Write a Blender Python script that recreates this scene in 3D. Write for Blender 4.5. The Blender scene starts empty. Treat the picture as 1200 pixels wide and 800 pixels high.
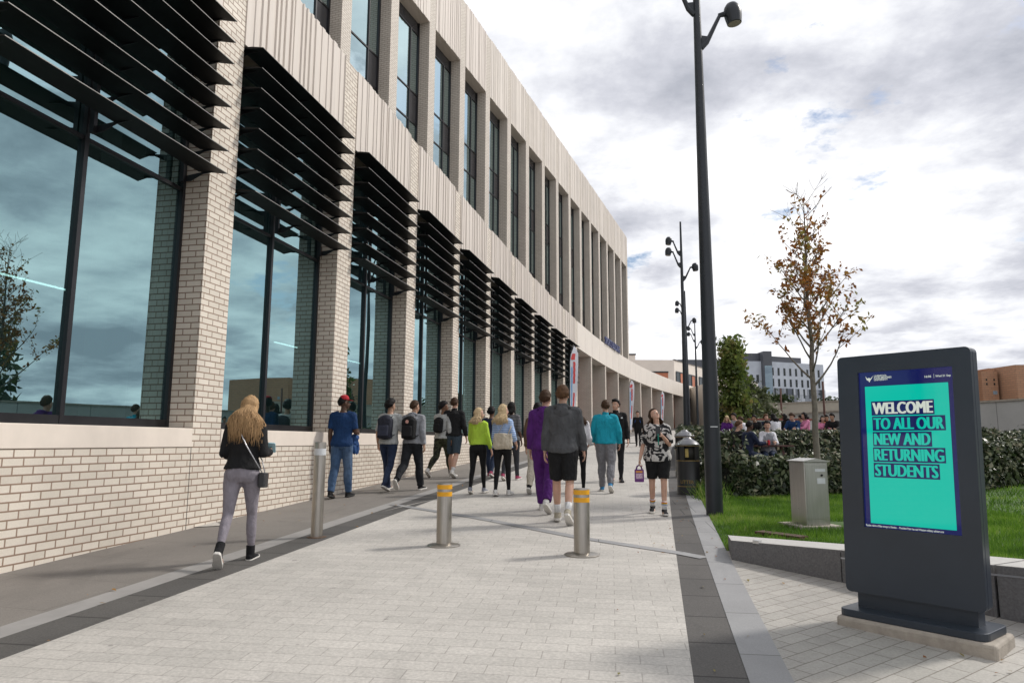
import bpy, math, random
from math import sin, cos, pi, radians, sqrt, atan2, hypot
from mathutils import Vector, Matrix, noise
import numpy as np
V = Vector
random.seed(7)
sc = bpy.context.scene
col = sc.collection

# ------------------------------------------------------------------ camera model
CAM_Z = 1.47
F_PX, PITCH, ROLL = 825.0, math.atan(117/825.0), 0.004
SLOPE = 0.035
FLAT_Y = 112.0
def gz(y):
    return SLOPE*min(y, FLAT_Y)
def ray(x, y):
    u, v = x-600, 400-y
    a = cos(ROLL)*u - sin(ROLL)*v; b = sin(ROLL)*u + cos(ROLL)*v
    d = (a/F_PX, 1, b/F_PX)
    return V((d[0], d[1]*cos(PITCH)-d[2]*sin(PITCH), d[1]*sin(PITCH)+d[2]*cos(PITCH)))
def G(x, y, up=0.0):
    """where the line of sight through a photo point meets the sloping ground (raised by up)"""
    d = ray(x, y); t = (-CAM_Z+up)/(d.z-SLOPE*d.y)
    return V((d.x*t, d.y*t, CAM_Z+d.z*t))
def AY(x, y, Y):
    d = ray(x, y); t = Y/d.y
    return V((d.x*t, Y, CAM_Z+d.z*t))

# ------------------------------------------------------------------ materials
MATS = {}
def new_mat(name):
    m = bpy.data.materials.new(name); m.use_nodes = True
    nt = m.node_tree; nt.nodes.clear()
    out = nt.nodes.new('ShaderNodeOutputMaterial')
    return m, nt, out
def N(nt, typ, **kw):
    n = nt.nodes.new(typ)
    for k, v in kw.items():
        if k in n.inputs: n.inputs[k].default_value = v
        else: setattr(n, k, v)
    return n
def lk(nt, a, ao, b, bi): nt.links.new(a.outputs[ao], b.inputs[bi])
def c4(c): return (c[0], c[1], c[2], 1)
def mixc(nt, fac, a, b):
    """fac: (node,socket) or float; a,b: colours or (node,socket)"""
    m = nt.nodes.new('ShaderNodeMix'); m.data_type = 'RGBA'
    for s, v in ((0, fac), (6, a), (7, b)):
        if isinstance(v, tuple) and len(v) == 2 and hasattr(v[0], 'outputs'): nt.links.new(v[0].outputs[v[1]], m.inputs[s])
        else: m.inputs[s].default_value = v if s == 0 else c4(v)
    return (m, 2)
def ramp(nt, src, stops):
    r = nt.nodes.new('ShaderNodeValToRGB'); nt.links.new(src[0].outputs[src[1]], r.inputs[0])
    els = r.color_ramp.elements
    els[0].position, els[0].color = stops[0][0], c4(stops[0][1]) if not isinstance(stops[0][1], float) else c4((stops[0][1],)*3)
    els[1].position, els[1].color = stops[-1][0], c4(stops[-1][1]) if not isinstance(stops[-1][1], float) else c4((stops[-1][1],)*3)
    for p, c in stops[1:-1]:
        e = els.new(p); e.color = c4(c) if not isinstance(c, float) else c4((c,)*3)
    return (r, 0)
def noise_tex(nt, coord, scale, detail=4, rough=.55, dist=0.0, scl=(1, 1, 1), rot=(0, 0, 0)):
    mp = N(nt, 'ShaderNodeMapping'); mp.inputs['Scale'].default_value = scl; mp.inputs['Rotation'].default_value = rot
    nt.links.new(coord[0].outputs[coord[1]], mp.inputs[0])
    n = N(nt, 'ShaderNodeTexNoise', Scale=scale, Detail=detail, Roughness=rough, Distortion=dist)
    nt.links.new(mp.outputs[0], n.inputs['Vector'])
    return (n, 0)
def tcoord(nt, which='Object'):
    t = nt.nodes.new('ShaderNodeTexCoord'); return (t, which)
def wpos(nt):
    g = nt.nodes.new('ShaderNodeNewGeometry'); return (g, 'Position')
def bumpn(nt, h, strength, dist=.01, prev=None):
    b = N(nt, 'ShaderNodeBump', Strength=strength, Distance=dist); nt.links.new(h[0].outputs[h[1]], b.inputs['Height'])
    if prev: nt.links.new(prev[0].outputs[prev[1]], b.inputs['Normal'])
    return (b, 0)
def principled(nt, out, base, rough=.6, metal=0.0, bump=None, **kw):
    p = nt.nodes.new('ShaderNodeBsdfPrincipled')
    for k, v in (('Base Color', base), ('Roughness', rough), ('Metallic', metal)):
        if isinstance(v, tuple) and len(v) == 2 and hasattr(v[0], 'outputs'): nt.links.new(v[0].outputs[v[1]], p.inputs[k])
        else: p.inputs[k].default_value = c4(v) if k == 'Base Color' else v
    for k, v in kw.items(): p.inputs[k.replace('_', ' ')].default_value = v
    if bump: nt.links.new(bump[0].outputs[bump[1]], p.inputs['Normal'])
    nt.links.new(p.outputs[0], out.inputs[0])
    return p
def plain(name, c, rough=.6, metal=0.0, var=.12, scale=6, bump=0.0, bscale=60, spec=.5, coord='obj', grime=0.0):
    if name in MATS: return MATS[name]
    m, nt, out = new_mat(name)
    co = wpos(nt)
    n = noise_tex(nt, co, scale, 5, .6)
    dark = tuple(x*(1-var) for x in c); light = tuple(min(1, x*(1+var)) for x in c)
    r = ramp(nt, n, [(.3, dark), (.7, light)])
    base = r
    if grime:
        n3 = noise_tex(nt, co, scale*.25, 6, .7, 1.0, (1, 1, .35))
        base = mixc(nt, ramp(nt, n3, [(.5, 0.0), (.78, grime)]), r, tuple(x*.45 for x in c))
    b = None
    if bump:
        n2 = noise_tex(nt, co, bscale, 4, .6); b = bumpn(nt, n2, bump, .01)
    rr = ramp(nt, n, [(.2, max(0.02, rough-.08)), (.8, min(1.0, rough+.08))])
    principled(nt, out, base, rr, metal, b, Specular_IOR_Level=spec)
    MATS[name] = m; return m
def brick_mat(name, c1, c2, mortar, bw, rh, msize=.009, rough=.75, offset=.5, rot=0.0, uv=True, bump=.35, grime=.25, gscale=1.2, squash=1.0, freq=2, bias=0.0, fine=80, finev=.12):
    m, nt, out = new_mat(name)
    co = tcoord(nt, 'UV') if uv else wpos(nt)
    mp = N(nt, 'ShaderNodeMapping'); mp.inputs['Rotation'].default_value = (0, 0, rot)
    if uv: mp.inputs['Location'].default_value = (0, .031, 0)
    nt.links.new(co[0].outputs[co[1]], mp.inputs[0])
    b = N(nt, 'ShaderNodeTexBrick', Scale=1.0); b.offset = offset; b.squash = squash; b.offset_frequency = freq
    b.inputs['Color1'].default_value = c4(c1); b.inputs['Color2'].default_value = c4(c2); b.inputs['Mortar'].default_value = c4(mortar)
    b.inputs['Mortar Size'].default_value = msize; b.inputs['Mortar Smooth'].default_value = .15
    b.inputs['Brick Width'].default_value = bw; b.inputs['Row Height'].default_value = rh; b.inputs['Bias'].default_value = bias
    nt.links.new(mp.outputs[0], b.inputs['Vector'])
    wp = wpos(nt)
    n1 = noise_tex(nt, wp, gscale, 6, .65)
    g1 = ramp(nt, n1, [(.35, 1.0), (.75, 1-grime)])
    mul = nt.nodes.new('ShaderNodeMix'); mul.data_type = 'RGBA'; mul.blend_type = 'MULTIPLY'; mul.inputs[0].default_value = 1
    nt.links.new(b.outputs[0], mul.inputs[6]); nt.links.new(g1[0].outputs[0], mul.inputs[7])
    n2 = noise_tex(nt, wp, fine, 3, .7)
    g2 = ramp(nt, n2, [(.3, 1-finev), (.7, 1.0)])
    mul2 = nt.nodes.new('ShaderNodeMix'); mul2.data_type = 'RGBA'; mul2.blend_type = 'MULTIPLY'; mul2.inputs[0].default_value = 1
    nt.links.new(mul.outputs[2], mul2.inputs[6]); nt.links.new(g2[0].outputs[0], mul2.inputs[7])
    if not uv:                                                       # gum and drip spots, worn patches
        vo = N(nt, 'ShaderNodeTexVoronoi', Scale=1.9, Randomness=1.0); nt.links.new(wp[0].outputs[wp[1]], vo.inputs['Vector'])
        n5 = noise_tex(nt, wp, 2.2, 2, .5); th = N(nt, 'ShaderNodeMath', operation='MULTIPLY'); th.inputs[1].default_value = .085; nt.links.new(n5[0].outputs[0], th.inputs[0])
        lt_ = N(nt, 'ShaderNodeMath', operation='LESS_THAN'); nt.links.new(vo.outputs['Distance'], lt_.inputs[0]); nt.links.new(th.outputs[0], lt_.inputs[1])
        sp = ramp(nt, (lt_, 0), [(0.0, 1.0), (1.0, .68)]); n6 = noise_tex(nt, wp, .9, 6, .75, 1.5, (1, .35, 1)); st = ramp(nt, n6, [(.52, 1.0), (.70, .84)])
        for g_ in (sp, st):
            m3 = nt.nodes.new('ShaderNodeMix'); m3.data_type = 'RGBA'; m3.blend_type = 'MULTIPLY'; m3.inputs[0].default_value = 1
            nt.links.new(mul2.outputs[2], m3.inputs[6]); nt.links.new(g_[0].outputs[0], m3.inputs[7]); mul2 = m3
    inv = N(nt, 'ShaderNodeMath', operation='SUBTRACT'); inv.inputs[0].default_value = 1; nt.links.new(b.outputs[1], inv.inputs[1])
    bm_ = bumpn(nt, (inv, 0), bump, .006)
    bm2 = bumpn(nt, n2, bump*.35, .004, bm_)
    principled(nt, out, (mul2, 2), rough, 0, bm2)
    MATS[name] = m; return m
def cloth(name, c, var=.1, rough=.85, scale=9, kind='plain', c2=None):
    if name in MATS: return MATS[name]
    m, nt, out = new_mat(name)
    co = tcoord(nt)
    n = noise_tex(nt, co, scale, 4, .6)
    dark = tuple(x*(1-var) for x in c); light = tuple(min(1, x*(1+var)) for x in c)
    base = ramp(nt, n, [(.3, dark), (.7, light)])
    if kind == 'stripe':
        w = N(nt, 'ShaderNodeTexWave', Scale=9.0, Distortion=.6); w.bands_direction = 'Z'
        nt.links.new(co[0].outputs[co[1]], w.inputs[0])
        base = mixc(nt, ramp(nt, (w, 0), [(.42, 0.0), (.55, 1.0)]), base, c2)
    elif kind == 'print':
        n2 = noise_tex(nt, co, 7, 1.5, .4, 2.2)
        base = mixc(nt, ramp(nt, n2, [(.49, 0.0), (.51, 1.0)]), base, c2)
    elif kind == 'camo':
        n2 = noise_tex(nt, co, 10, 2, .5, .6)
        base = mixc(nt, ramp(nt, n2, [(.5, 0.0), (.53, 1.0)]), base, c2)
    elif kind == 'denim':
        n2 = noise_tex(nt, co, 3.5, 3, .5, 0, (1, 1, .5))
        base = mixc(nt, ramp(nt, n2, [(.42, 0.0), (.68, .75)]), base, c2)
    n3 = noise_tex(nt, co, 9, 4, .55, 1.2, (1, 1, .6)); n4 = noise_tex(nt, co, 28, 3, .55, .5)
    b = bumpn(nt, n4, .3, .01, bumpn(nt, n3, .7, .03))
    fold = ramp(nt, n3, [(.38, .72), (.55, 1.0)]); mm = nt.nodes.new('ShaderNodeMix'); mm.data_type = 'RGBA'; mm.blend_type = 'MULTIPLY'; mm.inputs[0].default_value = .5
    nt.links.new(base[0].outputs[base[1]], mm.inputs[6]); nt.links.new(fold[0].outputs[0], mm.inputs[7]); base = (mm, 2)
    principled(nt, out, base, rough, 0, b, Sheen_Weight=.0, Specular_IOR_Level=.25)
    MATS[name] = m; return m

# ------------------------------------------------------------------ mesh builder
def frame(o, t=None, n=None, up=V((0, 0, 1))):
    """matrix from local (s,d,z) to world: s along t, d along n"""
    M = Matrix.Identity(4)
    for i in range(3):
        M[i][0] = t[i]; M[i][1] = n[i]; M[i][2] = up[i]; M[i][3] = o[i]
    return M
class MB:
    def __init__(s, T=None): s.v = []; s.f = []; s.T = T; s.mi = []; s.cur = 0
    def add(s, vs, fs, T=None):
        T = T or s.T; k = len(s.v)
        s.v += [tuple(T @ V(p)) if T else tuple(p) for p in vs]
        s.f += [tuple(i+k for i in f) for f in fs]; s.mi += [s.cur]*len(fs)
        return s
    def box(s, x0, x1, y0, y1, z0, z1, T=None):
        vs = [(x, y, z) for z in (z0, z1) for y in (y0, y1) for x in (x0, x1)]
        return s.add(vs, [(0, 2, 3, 1), (4, 5, 7, 6), (0, 1, 5, 4), (2, 6, 7, 3), (0, 4, 6, 2), (1, 3, 7, 5)], T)
    def prism(s, poly, z0, z1, T=None):
        """poly (x,y) list counter-clockwise; z0,z1 number or function of (x,y)"""
        f0 = z0 if callable(z0) else (lambda x, y: z0); f1 = z1 if callable(z1) else (lambda x, y: z1)
        n = len(poly); vs = [(x, y, f0(x, y)) for x, y in poly]+[(x, y, f1(x, y)) for x, y in poly]
        fs = [tuple(range(n-1, -1, -1)), tuple(range(n, 2*n))]+[(i, (i+1) % n, (i+1) % n+n, i+n) for i in range(n)]
        return s.add(vs, fs, T)
    def tube(s, pts, rs, n=8, cap=True, T=None, flat=1.0):
        pts = [V(p) for p in pts]; vs = []; fs = []
        if not hasattr(rs, '__len__'): rs = [rs]*len(pts)
        ref = None
        for i, p in enumerate(pts):
            d = (pts[min(i+1, len(pts)-1)]-pts[max(i-1, 0)]).normalized()
            if ref is None:
                ref = V((0, 0, 1)) if abs(d.z) < .9 else V((1, 0, 0))
            a = ref.cross(d)
            if a.length < 1e-4: a = V((1, 0, 0)).cross(d)
            a.normalize(); b = d.cross(a).normalized(); ref = b
            for k in range(n):
                th = 2*pi*k/n; vs.append(p+a*cos(th)*rs[i]+b*sin(th)*rs[i]*flat)
        for i in range(len(pts)-1):
            for k in range(n):
                fs.append((i*n+k, i*n+(k+1) % n, (i+1)*n+(k+1) % n, (i+1)*n+k))
        if cap: fs += [tuple(range(n-1, -1, -1)), tuple((len(pts)-1)*n+k for k in range(n))]
        return s.add(vs, fs, T)
    def lathe(s, prof, n=24, c=(0, 0, 0), T=None):
        """prof list (r,z) bottom to top"""
        vs = []; fs = []
        for r, z in prof:
            for k in range(n): vs.append((c[0]+r*cos(2*pi*k/n), c[1]+r*sin(2*pi*k/n), c[2]+z))
        for i in range(len(prof)-1):
            for k in range(n): fs.append((i*n+k, i*n+(k+1) % n, (i+1)*n+(k+1) % n, (i+1)*n+k))
        fs += [tuple(range(n-1, -1, -1)), tuple((len(prof)-1)*n+k for k in range(n))]
        return s.add(vs, fs, T)
    def ell(s, c, r, nu=14, nv=10, T=None, R=None):
        vs = []; fs = []
        for j in range(nv+1):
            ph = -pi/2+pi*j/nv
            for i in range(nu):
                p = V((r[0]*cos(ph)*cos(2*pi*i/nu), r[1]*cos(ph)*sin(2*pi*i/nu), r[2]*sin(ph)))
                if R: p = R @ p
                vs.append(p+V(c))
        for j in range(nv):
            for i in range(nu): fs.append((j*nu+i, j*nu+(i+1) % nu, (j+1)*nu+(i+1) % nu, (j+1)*nu+i))
        return s.add(vs, fs, T)
    def loft(s, rings, n=16, T=None):
        """rings: (centre, ax, ay) vectors of the ellipse half axes; rounded ends"""
        vs = []; fs = []
        for c, a, b in rings:
            for k in range(n): vs.append(V(c)+V(a)*cos(2*pi*k/n)+V(b)*sin(2*pi*k/n))
        m = len(rings)
        for i in range(m-1):
            for k in range(n): fs.append((i*n+k, i*n+(k+1) % n, (i+1)*n+(k+1) % n, (i+1)*n+k))
        fs += [tuple(range(n-1, -1, -1)), tuple((m-1)*n+k for k in range(n))]
        return s.add(vs, fs, T)
    def rbox(s, x0, x1, y0, y1, z0, z1, r, T=None, ax='z', seg=4):
        """box with corners rounded in the plane across ax"""
        def rr(a0, a1, b0, b1):
            o = []
            for cx_, cy_, st in ((a1-r, b0+r, -pi/2), (a1-r, b1-r, 0), (a0+r, b1-r, pi/2), (a0+r, b0+r, pi)):
                for k in range(seg+1):
                    t = st+k*pi/2/seg; o.append((cx_+r*cos(t), cy_+r*sin(t)))
            return o
        if ax == 'z': P = rr(x0, x1, y0, y1); mk = lambda p, e: (p[0], p[1], e); e0, e1 = z0, z1
        elif ax == 'y': P = rr(x0, x1, z0, z1)[::-1]; mk = lambda p, e: (p[0], e, p[1]); e0, e1 = y0, y1
        else: P = rr(y0, y1, z0, z1); mk = lambda p, e: (e, p[0], p[1]); e0, e1 = x0, x1
        n = len(P)
        return s.add([mk(p, e0) for p in P]+[mk(p, e1) for p in P],
                     [tuple(range(n-1, -1, -1)), tuple(range(n, 2*n))]+[(i, (i+1) % n, (i+1) % n+n, i+n) for i in range(n)], T)
    def build(s, name, mat, parent=None, smooth=False, bevel=0, world=True, uv=True, auto=None):
        me = bpy.data.meshes.new(name)
        me.from_pydata(s.v, [], s.f)
        mats = mat if isinstance(mat, (list, tuple)) else [mat]
        for m in mats: me.materials.append(m)
        if len(mats) > 1: me.polygons.foreach_set('material_index', s.mi)
        if uv:
            ul = me.uv_layers.new(name='UVMap'); data = ul.data
            vv = me.vertices
            for p in me.polygons:
                nrm = p.normal
                if abs(nrm.z) > .7:
                    for li in p.loop_indices:
                        q = vv[me.loops[li].vertex_index].co; data[li].uv = (q.x, q.y)
                else:
                    t = V((-nrm.y, nrm.x, 0)).normalized()
                    for li in p.loop_indices:
                        q = vv[me.loops[li].vertex_index].co; data[li].uv = (q.x*t.x+q.y*t.y, q.z)
        if smooth: me.polygons.foreach_set('use_smooth', [True]*len(me.polygons))
        o = bpy.data.objects.new(name, me); col.objects.link(o)
        if parent is not None:
            o.parent = parent
            if world: me.transform(mw(parent).inverted())
        if bevel:
            b = o.modifiers.new('bevel', 'BEVEL'); b.width = bevel; b.segments = 2; b.limit_method = 'ANGLE'; b.angle_limit = radians(40)
        if auto is not None:
            me.polygons.foreach_set('use_smooth', [True]*len(me.polygons))
            me.set_sharp_from_angle(angle=radians(auto))
        return o
def mw(o):
    M = Matrix.LocRotScale(o.location, o.rotation_euler, o.scale)
    return mw(o.parent) @ M if o.parent else M
def tag(o, label=None, cat=None, group=None, kind=None):
    if label: o['label'] = label
    if cat: o['category'] = cat
    if group: o['group'] = group
    if kind: o['kind'] = kind
    return o
def empty(name, loc=(0, 0, 0), rz=0.0, label=None, cat=None, group=None, kind=None):
    o = bpy.data.objects.new(name, None); col.objects.link(o); o.location = loc; o.rotation_euler = (0, 0, rz)
    o.empty_display_size = .2
    return tag(o, label, cat, group, kind)
def copy_tree(o, parent=None):
    c = o.copy(); col.objects.link(c)
    if parent is not None: c.parent = parent
    for ch in [x for x in bpy.data.objects if x.parent == o]: copy_tree(ch, c)
    return c
def text_mesh(txt, size, extrude=0.0, bold=0.0, sx=1.0, align='LEFT'):
    cu = bpy.data.curves.new('t', 'FONT'); cu.body = txt; cu.size = size; cu.extrude = extrude; cu.offset = bold; cu.align_x = align; cu.resolution_u = 3
    ob = bpy.data.objects.new('t', cu); col.objects.link(ob)
    dg = bpy.context.evaluated_depsgraph_get()
    me = bpy.data.meshes.new_from_object(ob.evaluated_get(dg))
    bpy.data.objects.remove(ob); bpy.data.curves.remove(cu)
    me.transform(Matrix.Diagonal((sx, 1, 1, 1)))
    return me
def text_into(mb, txt, size, T, **kw):
    me = text_mesh(txt, size, **kw)
    mb.add([tuple(v.co) for v in me.vertices], [tuple(p.vertices) for p in me.polygons], T)
    bpy.data.meshes.remove(me)
# ------------------------------------------------------------------ shared materials
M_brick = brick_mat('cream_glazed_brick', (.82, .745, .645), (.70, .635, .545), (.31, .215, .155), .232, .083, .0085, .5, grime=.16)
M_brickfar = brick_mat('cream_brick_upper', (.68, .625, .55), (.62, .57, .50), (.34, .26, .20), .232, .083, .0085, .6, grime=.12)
M_sill = plain('cast_stone', (.74, .66, .58), .7, 0, .06, 2.5, .12, 120, grime=.15)
def clad_mat():
    m, nt, out = new_mat('ribbed_cladding'); co = tcoord(nt, 'UV')
    n = noise_tex(nt, co, 3, 3, .5, 0, (2.0, .12, 1)); base = ramp(nt, n, [(.3, (.62, .555, .50)), (.7, (.70, .635, .575))])
    n2 = noise_tex(nt, co, 30, 3, .6, 0, (1, .05, 1)); b = bumpn(nt, n2, .25, .01)
    principled(nt, out, base, .6, .0, b); return m
M_clad = clad_mat()
M_cladfar = plain('smooth_band_panel', (.70, .64, .575), .6, 0, .05, .6, 0, 60, grime=.12)
M_dark = plain('dark_metal_frame', (.018, .018, .021), .35, .3, .15, 5)
M_blade = plain('black_louvre_metal', (.006, .006, .0065), .5, 0.0, .2, 3, spec=.25)
M_edge = plain('painted_edge_highlight', (.22, .21, .2), .45, .2, .1, 4)  # highlight along the blade fronts, put into the colour
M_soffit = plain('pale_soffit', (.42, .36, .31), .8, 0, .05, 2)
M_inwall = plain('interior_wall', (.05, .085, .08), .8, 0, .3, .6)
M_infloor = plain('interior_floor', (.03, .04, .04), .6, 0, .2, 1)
def glass_mat(name, refl=.34, tint=(.62, .80, .80), thru=(.30, .50, .46), body=(.010, .022, .021)):
    m, nt, out = new_mat(name)
    g = N(nt, 'ShaderNodeBsdfGlossy', Roughness=.0); g.inputs['Color'].default_value = c4(tint)
    # slight waviness of the panes
    n = noise_tex(nt, wpos(nt), .45, 1, .5); b = bumpn(nt, n, .12, .05); nt.links.new(b[0].outputs[0], g.inputs['Normal'])
    t = N(nt, 'ShaderNodeBsdfTransparent'); t.inputs[0].default_value = c4(thru)
    d = N(nt, 'ShaderNodeBsdfDiffuse'); d.inputs[0].default_value = c4(body)
    m1 = N(nt, 'ShaderNodeMixShader'); m1.inputs[0].default_value = .62; lk(nt, d, 0, m1, 1); lk(nt, t, 0, m1, 2)
    fr = N(nt, 'ShaderNodeFresnel', IOR=1.5)
    add = N(nt, 'ShaderNodeMath', operation='ADD'); add.use_clamp = True; add.inputs[1].default_value = refl; lk(nt, fr, 0, add, 0)
    m2 = N(nt, 'ShaderNodeMixShader'); lk(nt, add, 0, m2, 0); lk(nt, m1, 0, m2, 1); lk(nt, g, 0, m2, 2)
    lk(nt, m2, 0, out, 0); MATS[name] = m; return m
M_glass = glass_mat('teal_window_glass', .46, (.52, .79, .83), (.30, .52, .50), (.012, .030, .030))
M_glassup = glass_mat('upper_window_glass', .58, (.72, .92, .95))
M_spandrel = plain('grey_spandrel_glass', (.045, .045, .05), .15, 0, .1, 1)

def emit_mat(name, c, s=1.0):
    m, nt, out = new_mat(name); e = N(nt, 'ShaderNodeEmission', Strength=s); e.inputs[0].default_value = c4(c); lk(nt, e, 0, out, 0); return m
M_lamp = emit_mat('lit_strip_light', (.9, 1, .98), 3.5)

# ------------------------------------------------------------------ the building line
CC = [-6.121704516850663, 10.113600469961154, 0.4517097789092541, 1.2986232055410492]
def cx(y):
    t = y/50; return sum(CC[i]*t**i for i in range(4))
def strip(name, mat, o0, o1, y0, y1, dz, step=.8, kind='structure', x_of=None):
    f0 = o0 if callable(o0) else (lambda y: cx(y)+o0); f1 = o1 if callable(o1) else (lambda y: cx(y)+o1)
    mb = MB(); n = max(2, int((y1-y0)/step)); vs = []; fs = []
    for i in range(n+1):
        y = y0+(y1-y0)*i/n; vs += [(f0(y), y, gz(y)+dz), (f1(y), y, gz(y)+dz)]
    for i in range(n): fs.append((2*i, 2*i+1, 2*i+3, 2*i+2))
    mb.add(vs, fs); o = mb.build(name, mat); tag(o, kind=kind); return o

# ------------------------------------------------------------------ ground
M_ground = plain('distant_ground', (.16, .155, .14), .9, 0, .2, .3)
M_pave = brick_mat('pale_block_paving', (.62, .59, .545), (.55, .525, .485), (.43, .405, .37), .30, .15, .004, .8, rot=.14, uv=False, bump=.35, grime=.26, gscale=.45, fine=45, finev=.3)
M_pave2 = brick_mat('right_block_paving', (.52, .495, .455), (.44, .42, .385), (.24, .215, .185), .26, .13, .004, .8, rot=-.62, uv=False, bump=.4, grime=.28, gscale=.8, fine=60, finev=.25)
M_wallpath = brick_mat('brown_path_paving', (.26, .237, .214), (.235, .215, .195), (.20, .18, .16), 1.2, .9, .006, .85, rot=.25, uv=False, bump=.2, grime=.22, gscale=.7, fine=110, finev=.35)
M_sett = brick_mat('dark_granite_sett', (.125, .116, .108), (.10, .094, .09), (.035, .03, .028), 2.6, .62, .010, .75, rot=.12, uv=False, bump=.35, grime=.15, gscale=2, fine=85, finev=.5)
M_strip = brick_mat('grey_granite_strip', (.36, .36, .365), (.31, .31, .315), (.14, .14, .14), 3.0, .95, .006, .7, rot=.12, uv=False, bump=.25, grime=.2, gscale=1.2, fine=120, finev=.22)
mb = MB(); vs = []; fs = []
ys = [-60, -8, 0, 30, 60, FLAT_Y, 300, 1500]; xs = [-900, -60, 0, 60, 900]
for y in ys:
    for x in xs: vs.append((x, y, gz(y)-.012))
for j in range(len(ys)-1):
    for i in range(len(xs)-1):
        a = j*len(xs)+i; fs.append((a, a+1, a+len(xs)+1, a+len(xs)))
mb.add(vs, fs); tag(mb.build('ground', M_ground), kind='structure')
strip('wall_path', M_wallpath, -.3, 1.52, -6, 118, 0)
strip('edge_strip', plain('left_edge_strip', (.285, .275, .265), .8, 0, .12, 4, .2, 90), 1.52, 1.76, -6, 118, .001)
strip('dark_sett_band', M_sett, 1.76, 2.14, -6, 118, .002)
strip('main_paving', M_pave, 2.14, 6.30, -6, 118, .003)
strip('dark_sett_band', M_sett, 6.30, 6.61, -6, 118, .002)
strip('kerb_strip', M_strip, 6.61, 6.86, -6, 118, .006)
strip('side_paving', M_pave2, 6.86, lambda y: cx(y)+14, -6, 8.05, .001)
# thin channel that crosses the paving
mb = MB(); P = [(-1.98, 12.0), (-.48, 10.46), (.84, 8.83), (1.82, 7.89), (2.03, 7.62)]
for (x0, y0), (x1, y1) in zip(P, P[1:]):
    d = V((x1-x0, y1-y0)).normalized(); n = V((-d.y, d.x))*.085
    mb.add([(x0-n.x, y0-n.y, gz(y0)+.007), (x1-n.x, y1-n.y, gz(y1)+.007), (x1+n.x, y1+n.y, gz(y1)+.007), (x0+n.x, y0+n.y, gz(y0)+.007)], [(0, 1, 2, 3)])
tag(mb.build('cross_channel', M_strip), kind='structure')

# ------------------------------------------------------------------ university building
Z = lambda z: z+CAM_Z
ZB, ZT = Z(5.94), Z(7.66)             # underside and top of the stone band
ZS0, ZS1 = Z(-.09), Z(.155)           # window sill
bld = empty('university_building', (cx(9.35), 9.35, 0), 0, 'long curved university building of cream brick with black louvres over tall teal windows', 'building')
RY = [-2.1, 1.95, 5.95, 9.95, 13.85, 17.55, 21.3, 25.05, 28.8, 32.7, 36.65, 40.6, 44.5]
AYS = [44.5, 49.9, 55.6, 61.2, 66.7, 71.9, 77.3, 82.7, 88.0, 93.3, 98.6, 104, 110, 116]
PW = .61
def bay(y0, y1):
    a = V((cx(y0), y0, 0)); b = V((cx(y1), y1, 0)); t = (b-a).normalized(); n = V((t.y, -t.x, 0))
    return frame(a, t, n), (b-a).length
rng = random.Random(3)
def ribbed(mb, s0, s1, z0, z1, T, d0=.02, amp=.028, fine=1.0, rg=rng):
    s = s0; hi = False; prof = [(s0, d0)]
    while s < s1-.02:
        w = rg.choice([.05, .07, .10, .14, .19])*fine*(.8 if hi else 1.0); e = min(s1, s+w)
        d = d0+(amp if hi else 0)*rg.choice([.6, 1, 1])
        prof += [(s+.008, d), (e, d)]; s = e; hi = not hi
    prof[-1] = (s1, d0)
    n = len(prof); vs = [(p, d, z0+(0 if k % 3 else 0)) for k, (p, d) in enumerate(prof)]+[(p, d, z1) for p, d in prof]
    vs += [(s0, -.1, z0), (s1, -.1, z0), (s0, -.1, z1), (s1, -.1, z1)]
    fs = [(i, i+1, n+i+1, n+i) for i in range(n-1)]
    fs += [tuple(list(range(n-1, -1, -1))+[2*n, 2*n+1]), tuple(list(range(n, 2*n))+[2*n+3, 2*n+2]), (0, n, 2*n+2, 2*n), (n-1, 2*n+1, 2*n+3, 2*n-1)]
    mb.add(vs, fs, T)
FR = -.36
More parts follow.
